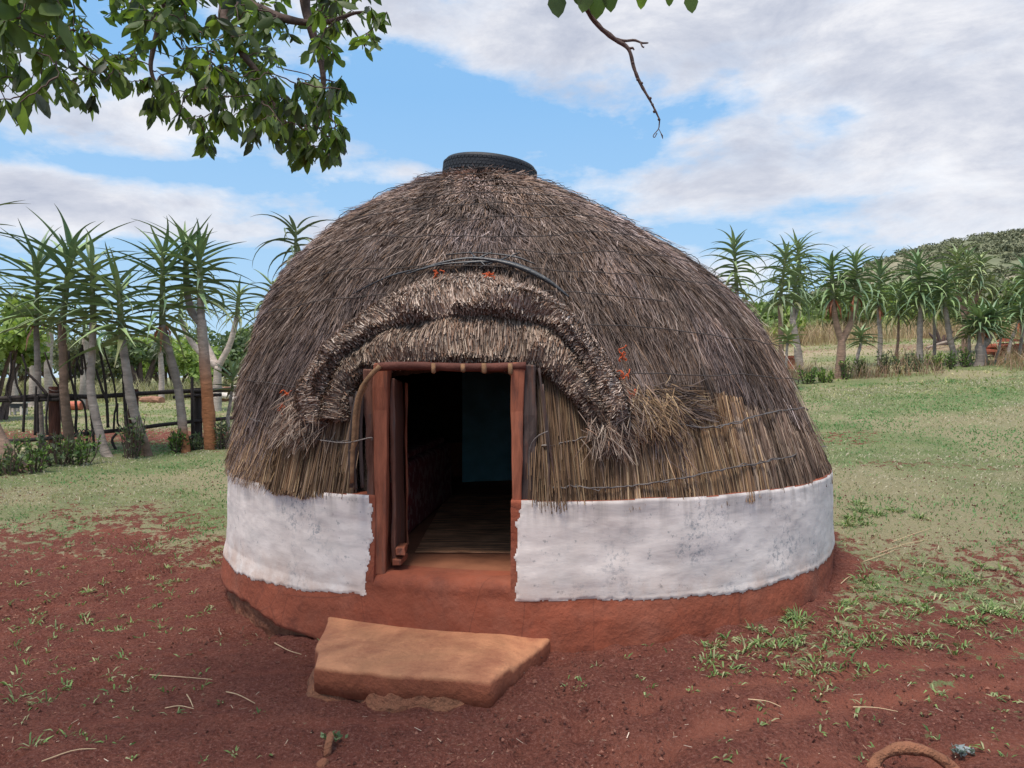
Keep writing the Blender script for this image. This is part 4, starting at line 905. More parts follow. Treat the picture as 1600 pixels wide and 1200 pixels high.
# ---- shrubs at the feet of the rows
def shrub(label, group, base, h, wd, seed, cols, stems=12, leaf=.05, dens=1.):
    root = empty('shrub', tuple(base), label, 'shrub', group); r = np.random.default_rng(seed); st = MB(); lf = MB()
    for i in range(stems):
        a = r.uniform(0, 6.28); q = r.random()**.5*wd*.5; b = base+np.array([math.cos(a)*q*.4, math.sin(a)*q*.4, -.03]); t = base+np.array([math.cos(a)*q, math.sin(a)*q, h*r.uniform(.55, 1.)])
        c = crom([b, lerp(b, t, .5)+r.normal(size=3)*.02, t], 8); st.tube(c, np.linspace(.009, .003, 8), 4)
        n = int(20*dens); k = r.random(n)**.7; p = c[(k*7).astype(int)]; d = unit(r.normal(size=(n, 3))+np.array([0, 0, .9])); L = leaf*r.uniform(.6, 1.4, n)
        sd_ = unit(np.cross(d, r.normal(size=(n, 3)))); m_ = p+d*L[:, None]*.5
        wv = np.array([.15, 1, .1])[None]*L[:, None]*.36
        lf.ribbons(np.stack([p, m_, p+d*L[:, None]], 1), sd_[:, None], wv, pal(cols, n, .2))
    st.build('stems', M['bark'], root); lf.build('foliage', M['foliage'], root)
G1 = [(.12, .20, .06), (.18, .27, .07), (.08, .14, .05)]; G2 = [(.12, .16, .08), (.17, .21, .11), (.08, .11, .07)]; G3 = [(.18, .27, .06), (.25, .33, .09), (.11, .18, .05)]
SL = 'shrubs at the foot of the left aloes'; SR = 'shrubs at the foot of the right aloes'
for k, (px, py, h, w_, c, lb) in enumerate([(50, 738, .42, .5, G1, 'bright shrub at the foot of the leftmost leaning aloe trunk'), (14, 742, .30, .4, G2, 'low dark shrub cut by the left edge of the photo'), (92, 728, .45, .5, G2, 'twiggy grey-green shrub around the feet of the second and third aloes'),
      (124, 726, .42, .45, G1, 'shrub with pale green leaf tips right of the brown aloe trunk'), (205, 716, .62, .42, G2, 'tall dense column-like bush between two leaning aloe trunks'), (275, 708, .34, .22, G1, 'small thin shrub left of the grey leaning aloe'), (310, 702, .20, .3, G2, 'low grassy shrub at the foot of the blackened post'), (345, 702, .42, .26, G2, 'wispy upright shrub right of the orange-brown trunk')]):
    shrub(lb, SL, hit(px, py), h, w_, 60+k, c, stems=16, dens=1.2 if c is not G2 else .9, leaf=.055)
for k, (px, py, h, w_, c, lb) in enumerate([(1262, 600, .34, .34, G1, 'first shrub right of the hut edge in the row'), (1290, 597, .30, .34, G3, 'rounded bright shrub left of the forked aloe'), (1322, 592, .42, .34, G1, 'shrub touching the foot of the forked aloe'), (1346, 588, .36, .26, G3, 'yellow-green shrub under the young open aloe'),
      (1381, 584, .50, .36, G2, 'grey twiggy shrub under the red-collared aloe'), (1411, 584, .46, .50, G2, 'widest grey-green shrub in the middle of the right row'), (1434, 581, .38, .34, G2, 'thin shrub at the foot of the stout straight aloe'), (1466, 579, .38, .42, G3, 'bright shrub under the slender aloe with white foot'), (1486, 577, .40, .30, G1, 'dark shrub left of the thick pale foot'), (1507, 574, .50, .34, G1, 'upright shrub with broad blades right of the thick pale foot')]):
    shrub(lb, SR, hit(px, py), h, w_, 80+k, c, stems=14, dens=1.1, leaf=.06)

# ---- fence on the left
fence = empty('pole_fence', tuple(onground(207, 10.7)), 'rough pole fence with blackened posts, two rails and crooked upright sticks left of the hut', 'fence')
FY = lambda px: float(np.interp(px, [-200, 85, 207, 309, 430], [9.3, 9.75, 10.35, 10.85, 11.9]))
for k, (px, yt, wd_, m_) in enumerate([(85, 604, .135, 'fencepost'), (208, 608, .135, 'fencepost'), (309, 606, .12, 'fencewood'), (-60, 608, .13, 'fencepost')]):
    Yp = FY(px); b = onground(px, Yp); t = P(px, yt, Yp); mb = MB(); mb.tube(crom([b-(0, 0, .2), lerp(b, t, .5), t], 8), wd_*.5*np.array([1.05, 1.03, 1.02, 1, 1, .98, .97, .95]), 12, jit=.03, seed=k)
    post = mb.build('post', M[m_], fence)
    if k < 3:
        mb = MB(); c = lerp(b, t, .95); a = np.linspace(0, 6.28, 20); mb.tube(np.stack([c[0]+wd_*.53*np.cos(a), c[1]+wd_*.53*np.sin(a), c[2]+.015*np.sin(a*2)], -1), .005, 4); mb.build('wire_loop', M['wire'], post)
def rail(pts, r_, k):
    c = crom([P(x, y, FY(x)-.09) for x, y in pts], 40); mb = MB(); mb.tube(c, r_*(1+.06*np.sin(np.arange(40)*.9+k)), 8, jit=.05, seed=k); mb.build('rail', M['fencewood'], fence, smooth=True)
rail([(-180, 632), (20, 622), (85, 618), (140, 620), (207, 616), (270, 612), (330, 610), (430, 606)], .030, 1)
rail([(-60, 628), (30, 625), (85, 624), (125, 622)], .026, 2)
rail([(-180, 696), (0, 690), (85, 684), (140, 677), (207, 670), (260, 663), (330, 656), (430, 648)], .026, 3)
rail([(270, 621), (310, 618), (345, 617)], .022, 4)
sticks = [[(100, -60), (105, 60), (98, 150), (60, 300), (105, 420)], [(205, -40), (245, 100), (235, 250), (230, 400), (215, 690)], [(240, 120), (350, 230), (440, 340)], [(130, 20), (150, 220), (200, 345)], [(340, 260), (330, 450), (325, 720)], [(352, 350), (348, 480), (350, 700)],
          [(420, -60), (500, 180), (550, 265)], [(458, 330), (432, 560), (440, 720)], [(645, -70), (660, 150), (700, 330), (715, 500), (710, 680), (770, 810)], [(750, -60), (705, 120), (715, 340), (780, 420), (805, 560), (812, 800)], [(770, -130), (790, 0), (830, 280), (850, 500), (872, 730), (885, 960)],
          [(925, -110), (950, 0), (980, 180), (1000, 400), (1010, 650)], [(960, -150), (1000, 0), (1060, 200), (1090, 420), (1070, 540), (1065, 680)], [(1100, 420), (1100, 600), (1130, 660), (1050, 760), (1085, 860)], [(1145, -50), (1165, 300), (1188, 700)], [(555, 240), (570, 500), (590, 640)], [(700, -40), (770, 150), (760, -100)], [(900, 100), (960, 300), (1010, 420)]]
for k, s_ in enumerate(sticks):
    c = crom([P(x/6, 560+y/6, FY(x/6)-.13) for x, y in s_], 26); rr = .026 if k == 14 else .014+.005*((k*7) % 3)*.5
    mb = MB(); mb.tube(c, rr*np.linspace(.75, 1.1, 26), 6, jit=.08, seed=k); mb.build('stick', M['fencewood'], fence, smooth=True)
mb = MB(); Yp = FY(300)-.14; mb.tube([P(300, 589, Yp), P(300, 640, Yp), P(301, 704, Yp)], .022, 8, jit=.05); mb.build('stick', M['fencewood'], fence, smooth=True)
mb = MB(); 
for k in range(4):
    c = P(138, 676, FY(138)-.14); a = np.linspace(0, 6.28, 12); mb.tube(np.stack([c[0]-.12+k*.055+0*a, c[1]+.04*np.cos(a), c[2]+.04*np.sin(a)], -1), .007, 4)
mb.build('rope_lashing', M['cord'], fence)

# ---- background trees and bushes
def tree(label, group, base, h, wd, seed, cols, name='tree', clumps=9, n=260, leaf=.3, trunk=.12, low=.25, cat='tree'):
    root = empty(name, tuple(base), label, cat, group); r = np.random.default_rng(seed); tr = MB(); cr = MB()
    base = np.asarray(base, float)
    for i in range(clumps):
        a = r.uniform(0, 6.28); q = r.random()**.5*wd*.42; zz = h*r.uniform(low+.15, .88); c = base+np.array([math.cos(a)*q, math.sin(a)*q, zz])
        s_ = wd*r.uniform(.16, .30); g0 = r.uniform(.75, 1.25)
        leafcloud(cr, c, (s_, s_, s_*.7), n, leaf, (np.array(cols[0])*g0, np.array(cols[1])*g0), seed*31+i)
        b = base+np.array([r.normal()*.1, r.normal()*.1, -.1]); m_ = lerp(b, c, .5)+np.array([0, 0, h*.08]); tr.tube(crom([b, m_, c], 8), np.linspace(trunk, trunk*.25, 8), 6)
    tr.build('trunk', M['bark'], root); cr.build('crown', M['foliage'], root)
BG = [((.15, .21, .08), (.24, .31, .12)), ((.11, .155, .08), (.17, .22, .11)), ((.21, .29, .08), (.32, .40, .13)), ((.14, .16, .10), (.22, .23, .15))]
for k, (px, Y, h, w_, c) in enumerate([(-60, 44, 3.6, 6, 1), (30, 50, 3.4, 6, 1), (95, 46, 3.0, 5, 3), (150, 54, 2.6, 5, 3), (215, 47, 3.4, 4.5, 1), (262, 40, 2.9, 3.6, 2), (305, 44, 2.8, 4, 0), (350, 42, 3.2, 4.4, 1), (400, 46, 3.6, 5, 1), (455, 46, 3.6, 5, 0), (180, 60, 2.7, 7, 1)]):
    tree('low green bush in the tree line beyond the left lawn', 'bushes in the tree line beyond the left lawn', onground(px, Y), h, w_, 100+k, BG[c], cat='bush', name='bush', leaf=.17, n=460)
tree('bright yellow-green leafy tree behind the leftmost aloes', None, onground(-10, 17), 3.1, 2.6, 130, BG[2], leaf=.12, n=420, clumps=10, trunk=.07)
tree('dark slim tree standing alone behind the second fence post', None, onground(221, 34), 2.6, 2.2, 131, BG[1], leaf=.16, n=260, clumps=7, trunk=.16, low=.35)
tree('light green leafy tree behind the forked white-stemmed aloe', None, onground(275, 36), 2.5, 3.4, 132, BG[2], leaf=.16, n=300, clumps=9, trunk=.07, low=.2)
for k, (px, Y, h, w_, c) in enumerate([(1170, 40, 2.2, 4.4, 0), (1215, 38, 2.2, 4, 0), (1262, 42, 2.5, 4.5, 1), (1310, 40, 2.5, 4.5, 0), (1350, 44, 2.9, 5, 1), (1395, 41, 2.5, 4.5, 0), (1432, 46, 2.5, 4.5, 2), (1472, 50, 2.8, 5.5, 3), (1512, 48, 3.1, 5.5, 3), (1555, 46, 2.6, 5.5, 0), (1605, 44, 2.7, 5.5, 3), (1645, 42, 2.8, 5.5, 0)]):
    tree('dense dark bush in the thicket behind the right aloe row', 'bushes in the thicket behind the right aloes', onground(px, Y), h, w_, 140+k, BG[c], cat='bush', name='bush', leaf=.17, n=620, clumps=12, low=.05)
for k, (px, Y, h, w_, lb) in enumerate([(1418, 33, 1.6, 2.4, 'small light green bush before the dry grass, seen under the middle right crowns'), (1245, 27, 1.3, 1.6, 'small bush behind the pale aloe nearest the hut edge')]):
    tree(lb, None, onground(px, Y), h, w_, 160+k, BG[2], cat='bush', name='bush', leaf=.12, n=260, clumps=7, low=.0)

# ---- things lying in the yard
def lump(mb, c, r3, seed, col=None, n=10):
    r = np.random.default_rng(seed); a = np.linspace(0, 2*math.pi, n+1); e = np.linspace(-math.pi/2, math.pi/2, n//2+2); A, E = np.meshgrid(a, e, indexing='ij')
    d = np.stack([np.cos(A)*np.cos(E), np.sin(A)*np.cos(E), np.sin(E)], -1); k = 1+.35*(fbm(d[..., 0]*2+seed, d[..., 1]*2+d[..., 2]*1.7, 1., 3, seed)-.5); k[-1] = k[0]
    mb.grid(np.asarray(c)+d*k[..., None]*np.asarray(r3), col)
def loglike(label, p0, p1, rad, group=None, m_='log', k=0):
    root = empty('log', tuple(p0), label, 'log', group); mb = MB(); mb.tube(crom([p0, lerp(np.array(p0), np.array(p1), .5)+(0, 0, rad*.2), p1], 8), rad, 10, jit=.06, seed=k); mb.build('trunk_piece', M[m_], root); return root
b0 = hit(222, 628, hi=60); b1 = hit(253, 630, hi=60); s_ = b0[1]/F
loglike('short brown log lying on the lawn, dark knot at its left end', b0+(0, 0, 3*s_), b1+(0, 0, 4*s_), 5*s_)
b0 = hit(190, 626, hi=60); b1 = hit(252, 622, hi=60); loglike('long thin log behind the short brown one on the lawn', b0+(0, 0, 2*s_), b1+(0, 0, 3*s_), 3*s_, k=2)
b = hit(118, 641, hi=60); s_ = b[1]/F; mb = MB(); c = b+(0, 0, 7*s_); tt_ = np.linspace(-1, 1, 9)
dr_ = empty('drum', tuple(b), 'orange drum lying on its side on the lawn behind the fence', 'drum')
mb.tube([c+np.array([k*10*s_, 0, 0]) for k in (-1, -.95, -.35, -.3, .3, .35, .95, 1)], np.array([.85, 1, 1, 1.05, 1.05, 1, 1, .85])*7*s_, 18); mb.build('barrel_body', M['drum'], dr_)
mb = MB(); mb.tube([c+np.array([-10.3*s_, 0, 0]), c+np.array([-9.6*s_, 0, 0])], 7.3*s_, 18); mb.build('rim', M['darkwood'], dr_)
b = hit(28, 648, hi=60); s_ = b[1]/F; tb = empty('table', tuple(b), 'small white table with a dark underside far behind the fence', 'table')
mb = MB(); mb.box(b+(0, 0, 20*s_), (26*s_, 18*s_, 5*s_), jit=.004); mb.build('tabletop', M['pale'], tb)
mb = MB(); mb.box(b+(0, 0, 14*s_), (22*s_, 14*s_, 7*s_)); mb.build('apron', M['plastic'], tb)
for dx in (-9, 9):
    for dy in (-6, 6): mb = MB(); mb.box(b+(dx*s_, dy*s_, 6*s_), (3*s_, 3*s_, 14*s_)); mb.build('leg', M['pale'], tb)
b = hit(138, 640, hi=60); s_ = b[1]/F; mb = MB(); mb.tube([b-(0, 0, .1), b+(0, 0, 10*s_), b+(0, 0, 20*s_)], 4*s_, 10, jit=.03); tag(mb.build('stump', M['bark']), 'short grey-green stump on the lawn behind the fence', 'stump')
# pile of pale sawn timber and stones seen right of the blackened post
rr_ = np.random.default_rng(5); b = onground(345, 24.); s_ = b[1]/F
pl = empty('timber_pile', tuple(b), 'pile of pale stones and reddish planks beyond the fence beside the hut', 'pile')
for k in range(16):
    c = b+np.array([rr_.uniform(-34, 34)*s_, rr_.uniform(-10, 10)*s_, rr_.uniform(0, 6)*s_+(k//6)*9*s_]); mb = MB()
    mb.box(c, (rr_.uniform(22, 44)*s_, 8*s_, 5*s_), rz=rr_.normal()*.15, jit=.006); mb.build('plank', M['log' if k % 3 else 'pale'], pl)
for k in range(7):
    mb = MB(); lump(mb, b+np.array([rr_.uniform(-34, 34)*s_, -14*s_, rr_.uniform(2, 10)*s_]), (7*s_, 6*s_, 4.5*s_), k); mb.build('stone', M['pale'], pl)
b = onground(1585, 17.5); s_ = b[1]/F; pl = empty('stone_pile', tuple(b), 'heap of red flat stones and planks at the right edge behind the aloes', 'pile')
for k in range(22):
    c = b+np.array([rr_.uniform(-45, 45)*s_, rr_.uniform(-14, 14)*s_, rr_.uniform(-1, 5)*s_+(k//7)*6*s_*max(.2, 1)]); mb = MB(); mb.box(c, (rr_.uniform(20, 50)*s_, 14*s_, 4.5*s_), rz=rr_.normal()*.25, jit=.012); mb.build('slab', M['brick'] if k % 4 else M['log'], pl)
p0 = onground(1448, 21); p1 = onground(1478, 21.4); loglike('bleached fallen branch lying before the dry grass under the right crowns', p0+(0, 0, .05), p1+(0, 0, .16), .035, m_='aloe_dead', k=5)
b = onground(1470, 22.5); br = empty('dead_stump', tuple(b), 'dark broken stump with upright prongs behind the slender right aloe', 'stump'); mb = MB()
for k, (dx, h) in enumerate([(-.35, .35), (-.15, .5), (.1, .3), (.35, .42), (.5, .25)]): mb.tube([b-(0, 0, .1), b+(dx*.5, 0, h*.5), b+(dx, 0, h)], [.07, .055, .03], 6, jit=.1, seed=k)
mb.build('prongs', M['darkwood'], br)
b = onground(1229, 17.5); mb = MB(); mb.box(b+(0, 0, .13), (.34, .3, .26), rz=.2, jit=.01, taper=(.95, .95)); mb.box(b+(.02, 0, .285), (.38, .34, .045), rz=.2, jit=.006); tag(mb.build('brick_block', M['brick']), 'small red brick block behind the aloe stems at the hut edge', 'block')

# ---- grass
def blades(name, n, xr, yr, keepf, hgt, wid_, cols, wts=None, lay=.5, seed=0, label=None, cat='grass', dy=1., segs=2):
    r = np.random.default_rng(seed); x = r.uniform(*xr, n); y = yr[0]+(yr[1]-yr[0])*r.random(n)**dy
    vis = np.abs(x) < y*.70+1.0; kp = (r.random(n) < keepf(x, y)) & vis & (np.hypot(x-.14, y-6) > 2.26)
    x, y = x[kp], y[kp]; n = len(x); z = GZ(x, y)-.004; p = np.stack([x, y, z], -1)
    a = r.uniform(0, 6.28, n); tl = np.abs(r.normal(size=n))*lay+.15; d = unit(np.stack([np.cos(a)*tl, np.sin(a)*tl, np.ones(n)], -1)); d2 = unit(np.stack([np.cos(a)*tl*2.2, np.sin(a)*tl*2.2, np.ones(n)*.7], -1))
    h = hgt*r.uniform(.5, 1.4, n)*(1+.8*(fbm(x, y, 2.2, 3, seed+5)-.5)); w_ = wid_(y)*r.uniform(.7, 1.3, n)
    pts = np.stack([p, p+d*h[:, None]*.5, p+(d*.5+d2*.5)*h[:, None]], 1)
    sd_ = unit(np.cross(d, np.stack([r.normal(size=n), r.normal(size=n)*.4, .2*r.normal(size=n)], -1)))
    mb = MB(); c = np.asarray(cols); tn = np.clip(fbm(x, y, 1.1, 5, seed+9)*3.4-1.2+r.normal(size=n)*.24, 0, .999)
    k = (tn*len(c)).astype(int); mb.ribbons(pts, sd_[:, None], w_[:, None]*np.array([1, .8, .12])[None], c[k]*r.uniform(.75, 1.25, (n, 1)))
    return tag(mb.build(name, M['grass']), label, cat, kind='stuff')
LAWN = [(.13, .27, .10), (.18, .31, .12), (.26, .35, .17), (.33, .38, .20), (.42, .41, .27), (.48, .43, .32)]
blades('lawn_grass', 150000, (-9, 13), (4.0, 13.5), lambda x, y: sstep(.18, .75, gmask(x, y)+(fbm(x, y, 6., 4, 15)-.5)*1.3)*.95, .030, lambda y: .0022+.0011*y, LAWN, seed=1, label='short worn grass of the yard around the hut', dy=1.0)
blades('far_grass', 90000, (-28, 34), (12.0, 42), lambda x, y: np.clip(gmask(x, y), 0, 1)*.9, .05, lambda y: .0014*y+.004, [(.22, .29, .10), (.29, .34, .13), (.36, .37, .17), (.44, .41, .22)], seed=2, label='pale green lawn beyond the aloe rows', dy=1.3)
blades('dry_grass', 26000, (6, 34), (23, 34), lambda x, y: sstep(.42, .56, fbm(x, y, .22, 3, 88))*(y > 25+.1*np.abs(x-14)), .75, lambda y: .022+0*y, [(.42, .33, .20), (.52, .42, .27), (.46, .31, .21), (.34, .24, .16)], seed=3, lay=.15, label='tall dry straw-coloured grass before the thicket', dy=.9)
blades('dry_grass', 9000, (4, 12), (14.2, 17), lambda x, y: sstep(.50, .62, fbm(x, y, .9, 3, 18))*.8, .34, lambda y: .012+0*y, [(.40, .25, .17), (.46, .36, .24), (.22, .17, .10), (.34, .22, .16)], seed=13, lay=.2, label='knee-high brown dry grass between the stems of the right aloes')
blades('dry_grass', 14000, (-26, -4), (26, 40), lambda x, y: sstep(.40, .56, fbm(x, y, .3, 3, 28)), .7, lambda y: .028+0*y, [(.30, .27, .15), (.40, .36, .22), (.22, .22, .12)], seed=23, lay=.15, label='tall olive dry grass along the left tree line')

# weeds and grass tufts on the bare soil
def tufts():
    r = np.random.default_rng(77); spots = []
    def scatter(n, x0, y0, x1, y1, sz, nb, pw=1.):
        for _ in range(n):
            px = r.uniform(x0, x1); py = r.uniform(y0, y1); spots.append((*hit(px, py, hi=14.)[:2], sz*r.uniform(.6, 1.5), int(nb*r.uniform(.6, 1.5))))
    scatter(60, 0, 840, 340, 1000, .035, 9); scatter(55, 0, 930, 200, 1090, .034, 6); scatter(50, 0, 1000, 420, 1195, .028, 5); scatter(10, 330, 900, 460, 1060, .02, 4)
    scatter(70, 1150, 950, 1600, 1020, .040, 12); scatter(60, 1250, 880, 1600, 960, .045, 14); scatter(38, 1080, 1000, 1340, 1060, .038, 9); scatter(45, 1080, 1040, 1600, 1110, .028, 5); scatter(26, 1100, 1110, 1600, 1195, .026, 5); scatter(16, 880, 1000, 1090, 1100, .022, 4)
    for px, py, sz, nb in [(1140, 1002, .055, 26), (1085, 996, .045, 20), (1120, 1012, .05, 16), (1250, 968, .065, 60), (1258, 962, .06, 40), (1242, 972, .05, 34), (1180, 985, .045, 22), (1200, 978, .04, 18), (1410, 945, .05, 40), (1440, 950, .045, 30), (1330, 945, .045, 26), (1365, 940, .05, 26), (1545, 958, .055, 46), (1570, 962, .05, 34), (1500, 980, .045, 30), (1535, 972, .05, 36), (1480, 975, .035, 20),
                           (1400, 1005, .035, 14), (1300, 998, .035, 14), (1270, 1040, .04, 14), (1310, 1050, .04, 12), (1350, 1045, .035, 12), (1460, 1015, .04, 14), (1495, 1025, .04, 10), (135, 925, .04, 26), (255, 918, .04, 26), (245, 950, .035, 24), (268, 910, .03, 18), (205, 975, .04, 10), (220, 1000, .035, 8), (190, 1030, .045, 8), (70, 1100, .05, 10), (20, 1095, .06, 10), (90, 1080, .05, 9), (50, 1170, .05, 8),
                           (1345, 800, .07, 60), (1335, 812, .07, 60), (1370, 805, .06, 60), (1400, 800, .06, 60), (1325, 822, .07, 50), (1355, 820, .05, 50), (1440, 810, .05, 40), (1340, 788, .06, 50)]:
        spots.append((*hit(px, py, hi=14.)[:2], sz, nb))
    P0 = []; D = []; Ls = []; Ws = []
    for x, y, sz, nb in spots:
        if math.hypot(x-.14, y-6) < 2.30: continue
        z = float(GZ(x, y)); n = nb; a = r.uniform(0, 6.28, n); q = sz*r.random(n)*.9
        P0.append(np.stack([x+np.cos(a)*q, y+np.sin(a)*q, np.full(n, z-.004)], -1)); tl = r.uniform(.3, 1.7, n); D.append(unit(np.stack([np.cos(a+r.normal(size=n)*.5)*tl, np.sin(a+r.normal(size=n)*.5)*tl, np.ones(n)*.8], -1))); Ls.append(sz*r.uniform(.6, 1.5, n)); Ws.append(np.full(n, .0050)*r.uniform(.7, 1.6, n)*(1+sz*6))
    p = np.concatenate(P0); d = np.concatenate(D); L = np.concatenate(Ls); w_ = np.concatenate(Ws); n = len(p)
    d2 = unit(d+np.array([0, 0, -1.1])*r.uniform(.3, 1., (n, 1))); m_ = p+d*L[:, None]*.55; e = m_+d2*L[:, None]*.5
    sd_ = unit(np.cross(d, np.array([0, 0, 1.])+.3*r.normal(size=(n, 3)))); mb = MB()
    c = pal([(.14, .23, .07), (.20, .30, .10), (.10, .17, .06), (.27, .33, .15), (.33, .33, .18)], n, .15)
    mb.ribbons(np.stack([p, m_, e], 1), sd_[:, None], w_[:, None]*np.array([.7, 1, .1])[None], c)
    tag(mb.build('weeds', M['grass']), 'scattered green weeds and grass tufts sprouting from the red soil', 'weeds', kind='stuff')
tufts()
# crumbs of soil and bits of chaff
def crumbs():
    r = np.random.default_rng(5); n = 46000; y = 2.2+r.random(n)**1.5*6; x = r.uniform(-1, 1, n)*(y*.70+.3); kp = (np.hypot(x-.14, y-6) > 2.3) & (fbm(x, y, 2.5, 3, 2)+r.normal(size=n)*.12 > .47); x, y = x[kp], y[kp]; n = len(x)
    s_ = .0022+.009*r.random(n)**5; z = GZ(x, y)-.022*track(x, y)+s_*.3; p = np.stack([x, y, z], -1)
    T = np.array([(0, 0, 1), (1, 0, 0), (-.5, .87, 0), (-.5, -.87, 0), (0, 0, -.6)], float); rot = r.normal(size=(n, 5, 3))*.22
    v = p[:, None]+(T[None]+rot)*s_[:, None, None]; a = r.uniform(0, 6.28, n)
    f = np.array([(0, 1, 2), (0, 2, 3), (0, 3, 1), (4, 2, 1), (4, 3, 2), (4, 1, 3)]); F_ = (f[None]+(np.arange(n)*5)[:, None, None]).reshape(-1, 3)
    mb = MB(); mb.add(v.reshape(-1, 3), F_, np.repeat(pal([(.20, .08, .055), (.14, .055, .04), (.29, .13, .09)], n, .2), 5, 0)); tag(mb.build('soil_crumbs', M['grass']), 'loose crumbs of red soil in the foreground', 'soil', kind='stuff')
    n = 1500; y = 2.3+r.random(n)**1.2*5; x = r.uniform(-1, 1, n)*(y*.70+.2); kp = (np.hypot(x-.14, y-6) > 2.32); x, y = x[kp], y[kp]; n = len(x)
    a = r.uniform(0, 6.28, n); d = np.stack([np.cos(a), np.sin(a), .15*r.normal(size=n)], -1); L = .006+.035*r.random(n)**3; z = GZ(x, y)+.004; p = np.stack([x, y, z], -1)
    sd_ = unit(np.cross(d, [0, 0, 1.])); w_ = r.uniform(.0012, .0035, n); mb = MB(); mb.ribbons(np.stack([p, p+d*L[:, None]], 1), sd_[:, None], np.repeat(w_[:, None], 2, 1), pal([(.50, .38, .28), (.40, .27, .18), (.60, .50, .40)], n, .15))
    tag(mb.build('chaff', M['grass']), 'small bits of chaff and straw scattered over the soil', 'chaff', kind='stuff')
crumbs()
# single dry stalks one can point to
M['stalk'] = material('dry_stalk', (.50, .36, .22), vary=.2, vscale=30)
for k, (a, b, c, lb) in enumerate([((232, 1060), (285, 1066), (330, 1069), 'longest pale stalk lying on the soil left of the step'), ((256, 1112), (278, 1110), (301, 1113), 'short stalk below the longest pale stalk'), ((290, 1092), (295, 1102), (300, 1112), 'tiny slanting stalk crossing the end of the short one'), ((352, 1086), (372, 1096), (397, 1105), 'slanting stalk between the long pale stalk and the step'), ((62, 1200), (115, 1182), (160, 1176), 'bent stalk at the bottom left corner of the soil'), ((428, 1010), (450, 1022), (470, 1028), 'thin stalk with a yellow tip left of the step'),
                                   ((1335, 1112), (1370, 1114), (1405, 1118), 'thin brown stalk lying on the soil at the right below the tufts'), ((1372, 868), (1410, 857), (1450, 846), 'upper long dry stalk in the grass right of the hut'), ((1350, 880), (1390, 868), (1400, 862), 'short dry stalk close to the right end of the wall'), ((1395, 850), (1430, 838), (1455, 828), 'pale stalk highest up in the grass right of the hut'), ((1315, 915), (1325, 908), (1334, 902), 'tiny stalk standing beside the red foot of the wall'), ((1170, 1098), (1200, 1104), (1222, 1110), 'dark thin twig on the bare soil at lower right')]):
    q = [hit(*z, hi=14.)+np.array([0, 0, .008]) for z in (a, b, c)]; q[1] = q[1]+(0, 0, .006); mb = MB(); mb.tube(crom(q, 8), np.linspace(.0028, .0018, 8), 5)
    tag(mb.build('dry_stalk', M['stalk']), lb, 'stalk', 'dry stalks lying on the ground')
# curved rim half buried at lower right, root stub with leaves at the bottom, grey weed
b = hit(1432, 1205, lo=1.5); rim = MB(); a = np.linspace(-.3, math.pi+.25, 30); rad = .155
rim.tube(np.stack([b[0]+rad*np.cos(a), b[1]+.07*np.sin(a)-.01, b[2]-.045+.085*np.sin(a)], -1), .021*(1+.15*np.sin(a*5)), 10, jit=.07)
tag(rim.build('buried_rim', M['clay'], smooth=True), 'curved clay-coated rim half buried in the soil at the bottom right', 'rim')
b = hit(511, 1180, lo=1.5); st = empty('root_stub', tuple(b), 'small reddish root stub poking from the soil with green leaves behind it', 'root stub'); mb = MB()
mb.tube([b-(0, .01, .03), b+(0, 0, .02), b+(.004, .03, .05), b+(0, .05, .052)], [.016, .017, .014, .007], 9, jit=.1); mb.build('stub', M['clay'], st, smooth=True)
mb = MB(); leafcloud(mb, b+np.array([.005, .06, .035]), (.055, .03, .012), 46, .013, ((.12, .17, .08), (.20, .26, .14)), 3); mb.build('leaves', M['grass'], st)
b = hit(505, 1196, lo=1.5); mb = MB(); lump(mb, b+(0, -.02, .0), (.025, .03, .02), 9); tag(mb.build('pebble', M['clay'], smooth=True), 'rounded red pebble at the bottom edge below the root stub', 'pebble')
b = hit(1508, 1182, lo=1.5); mb = MB(); leafcloud(mb, b+np.array([0, 0, .012]), (.05, .035, .010), 46, .018, ((.20, .24, .25), (.30, .34, .36)), 5); tag(mb.build('grey_weed', M['grass']), 'small grey-blue weed right of the half-buried rim', 'weed')

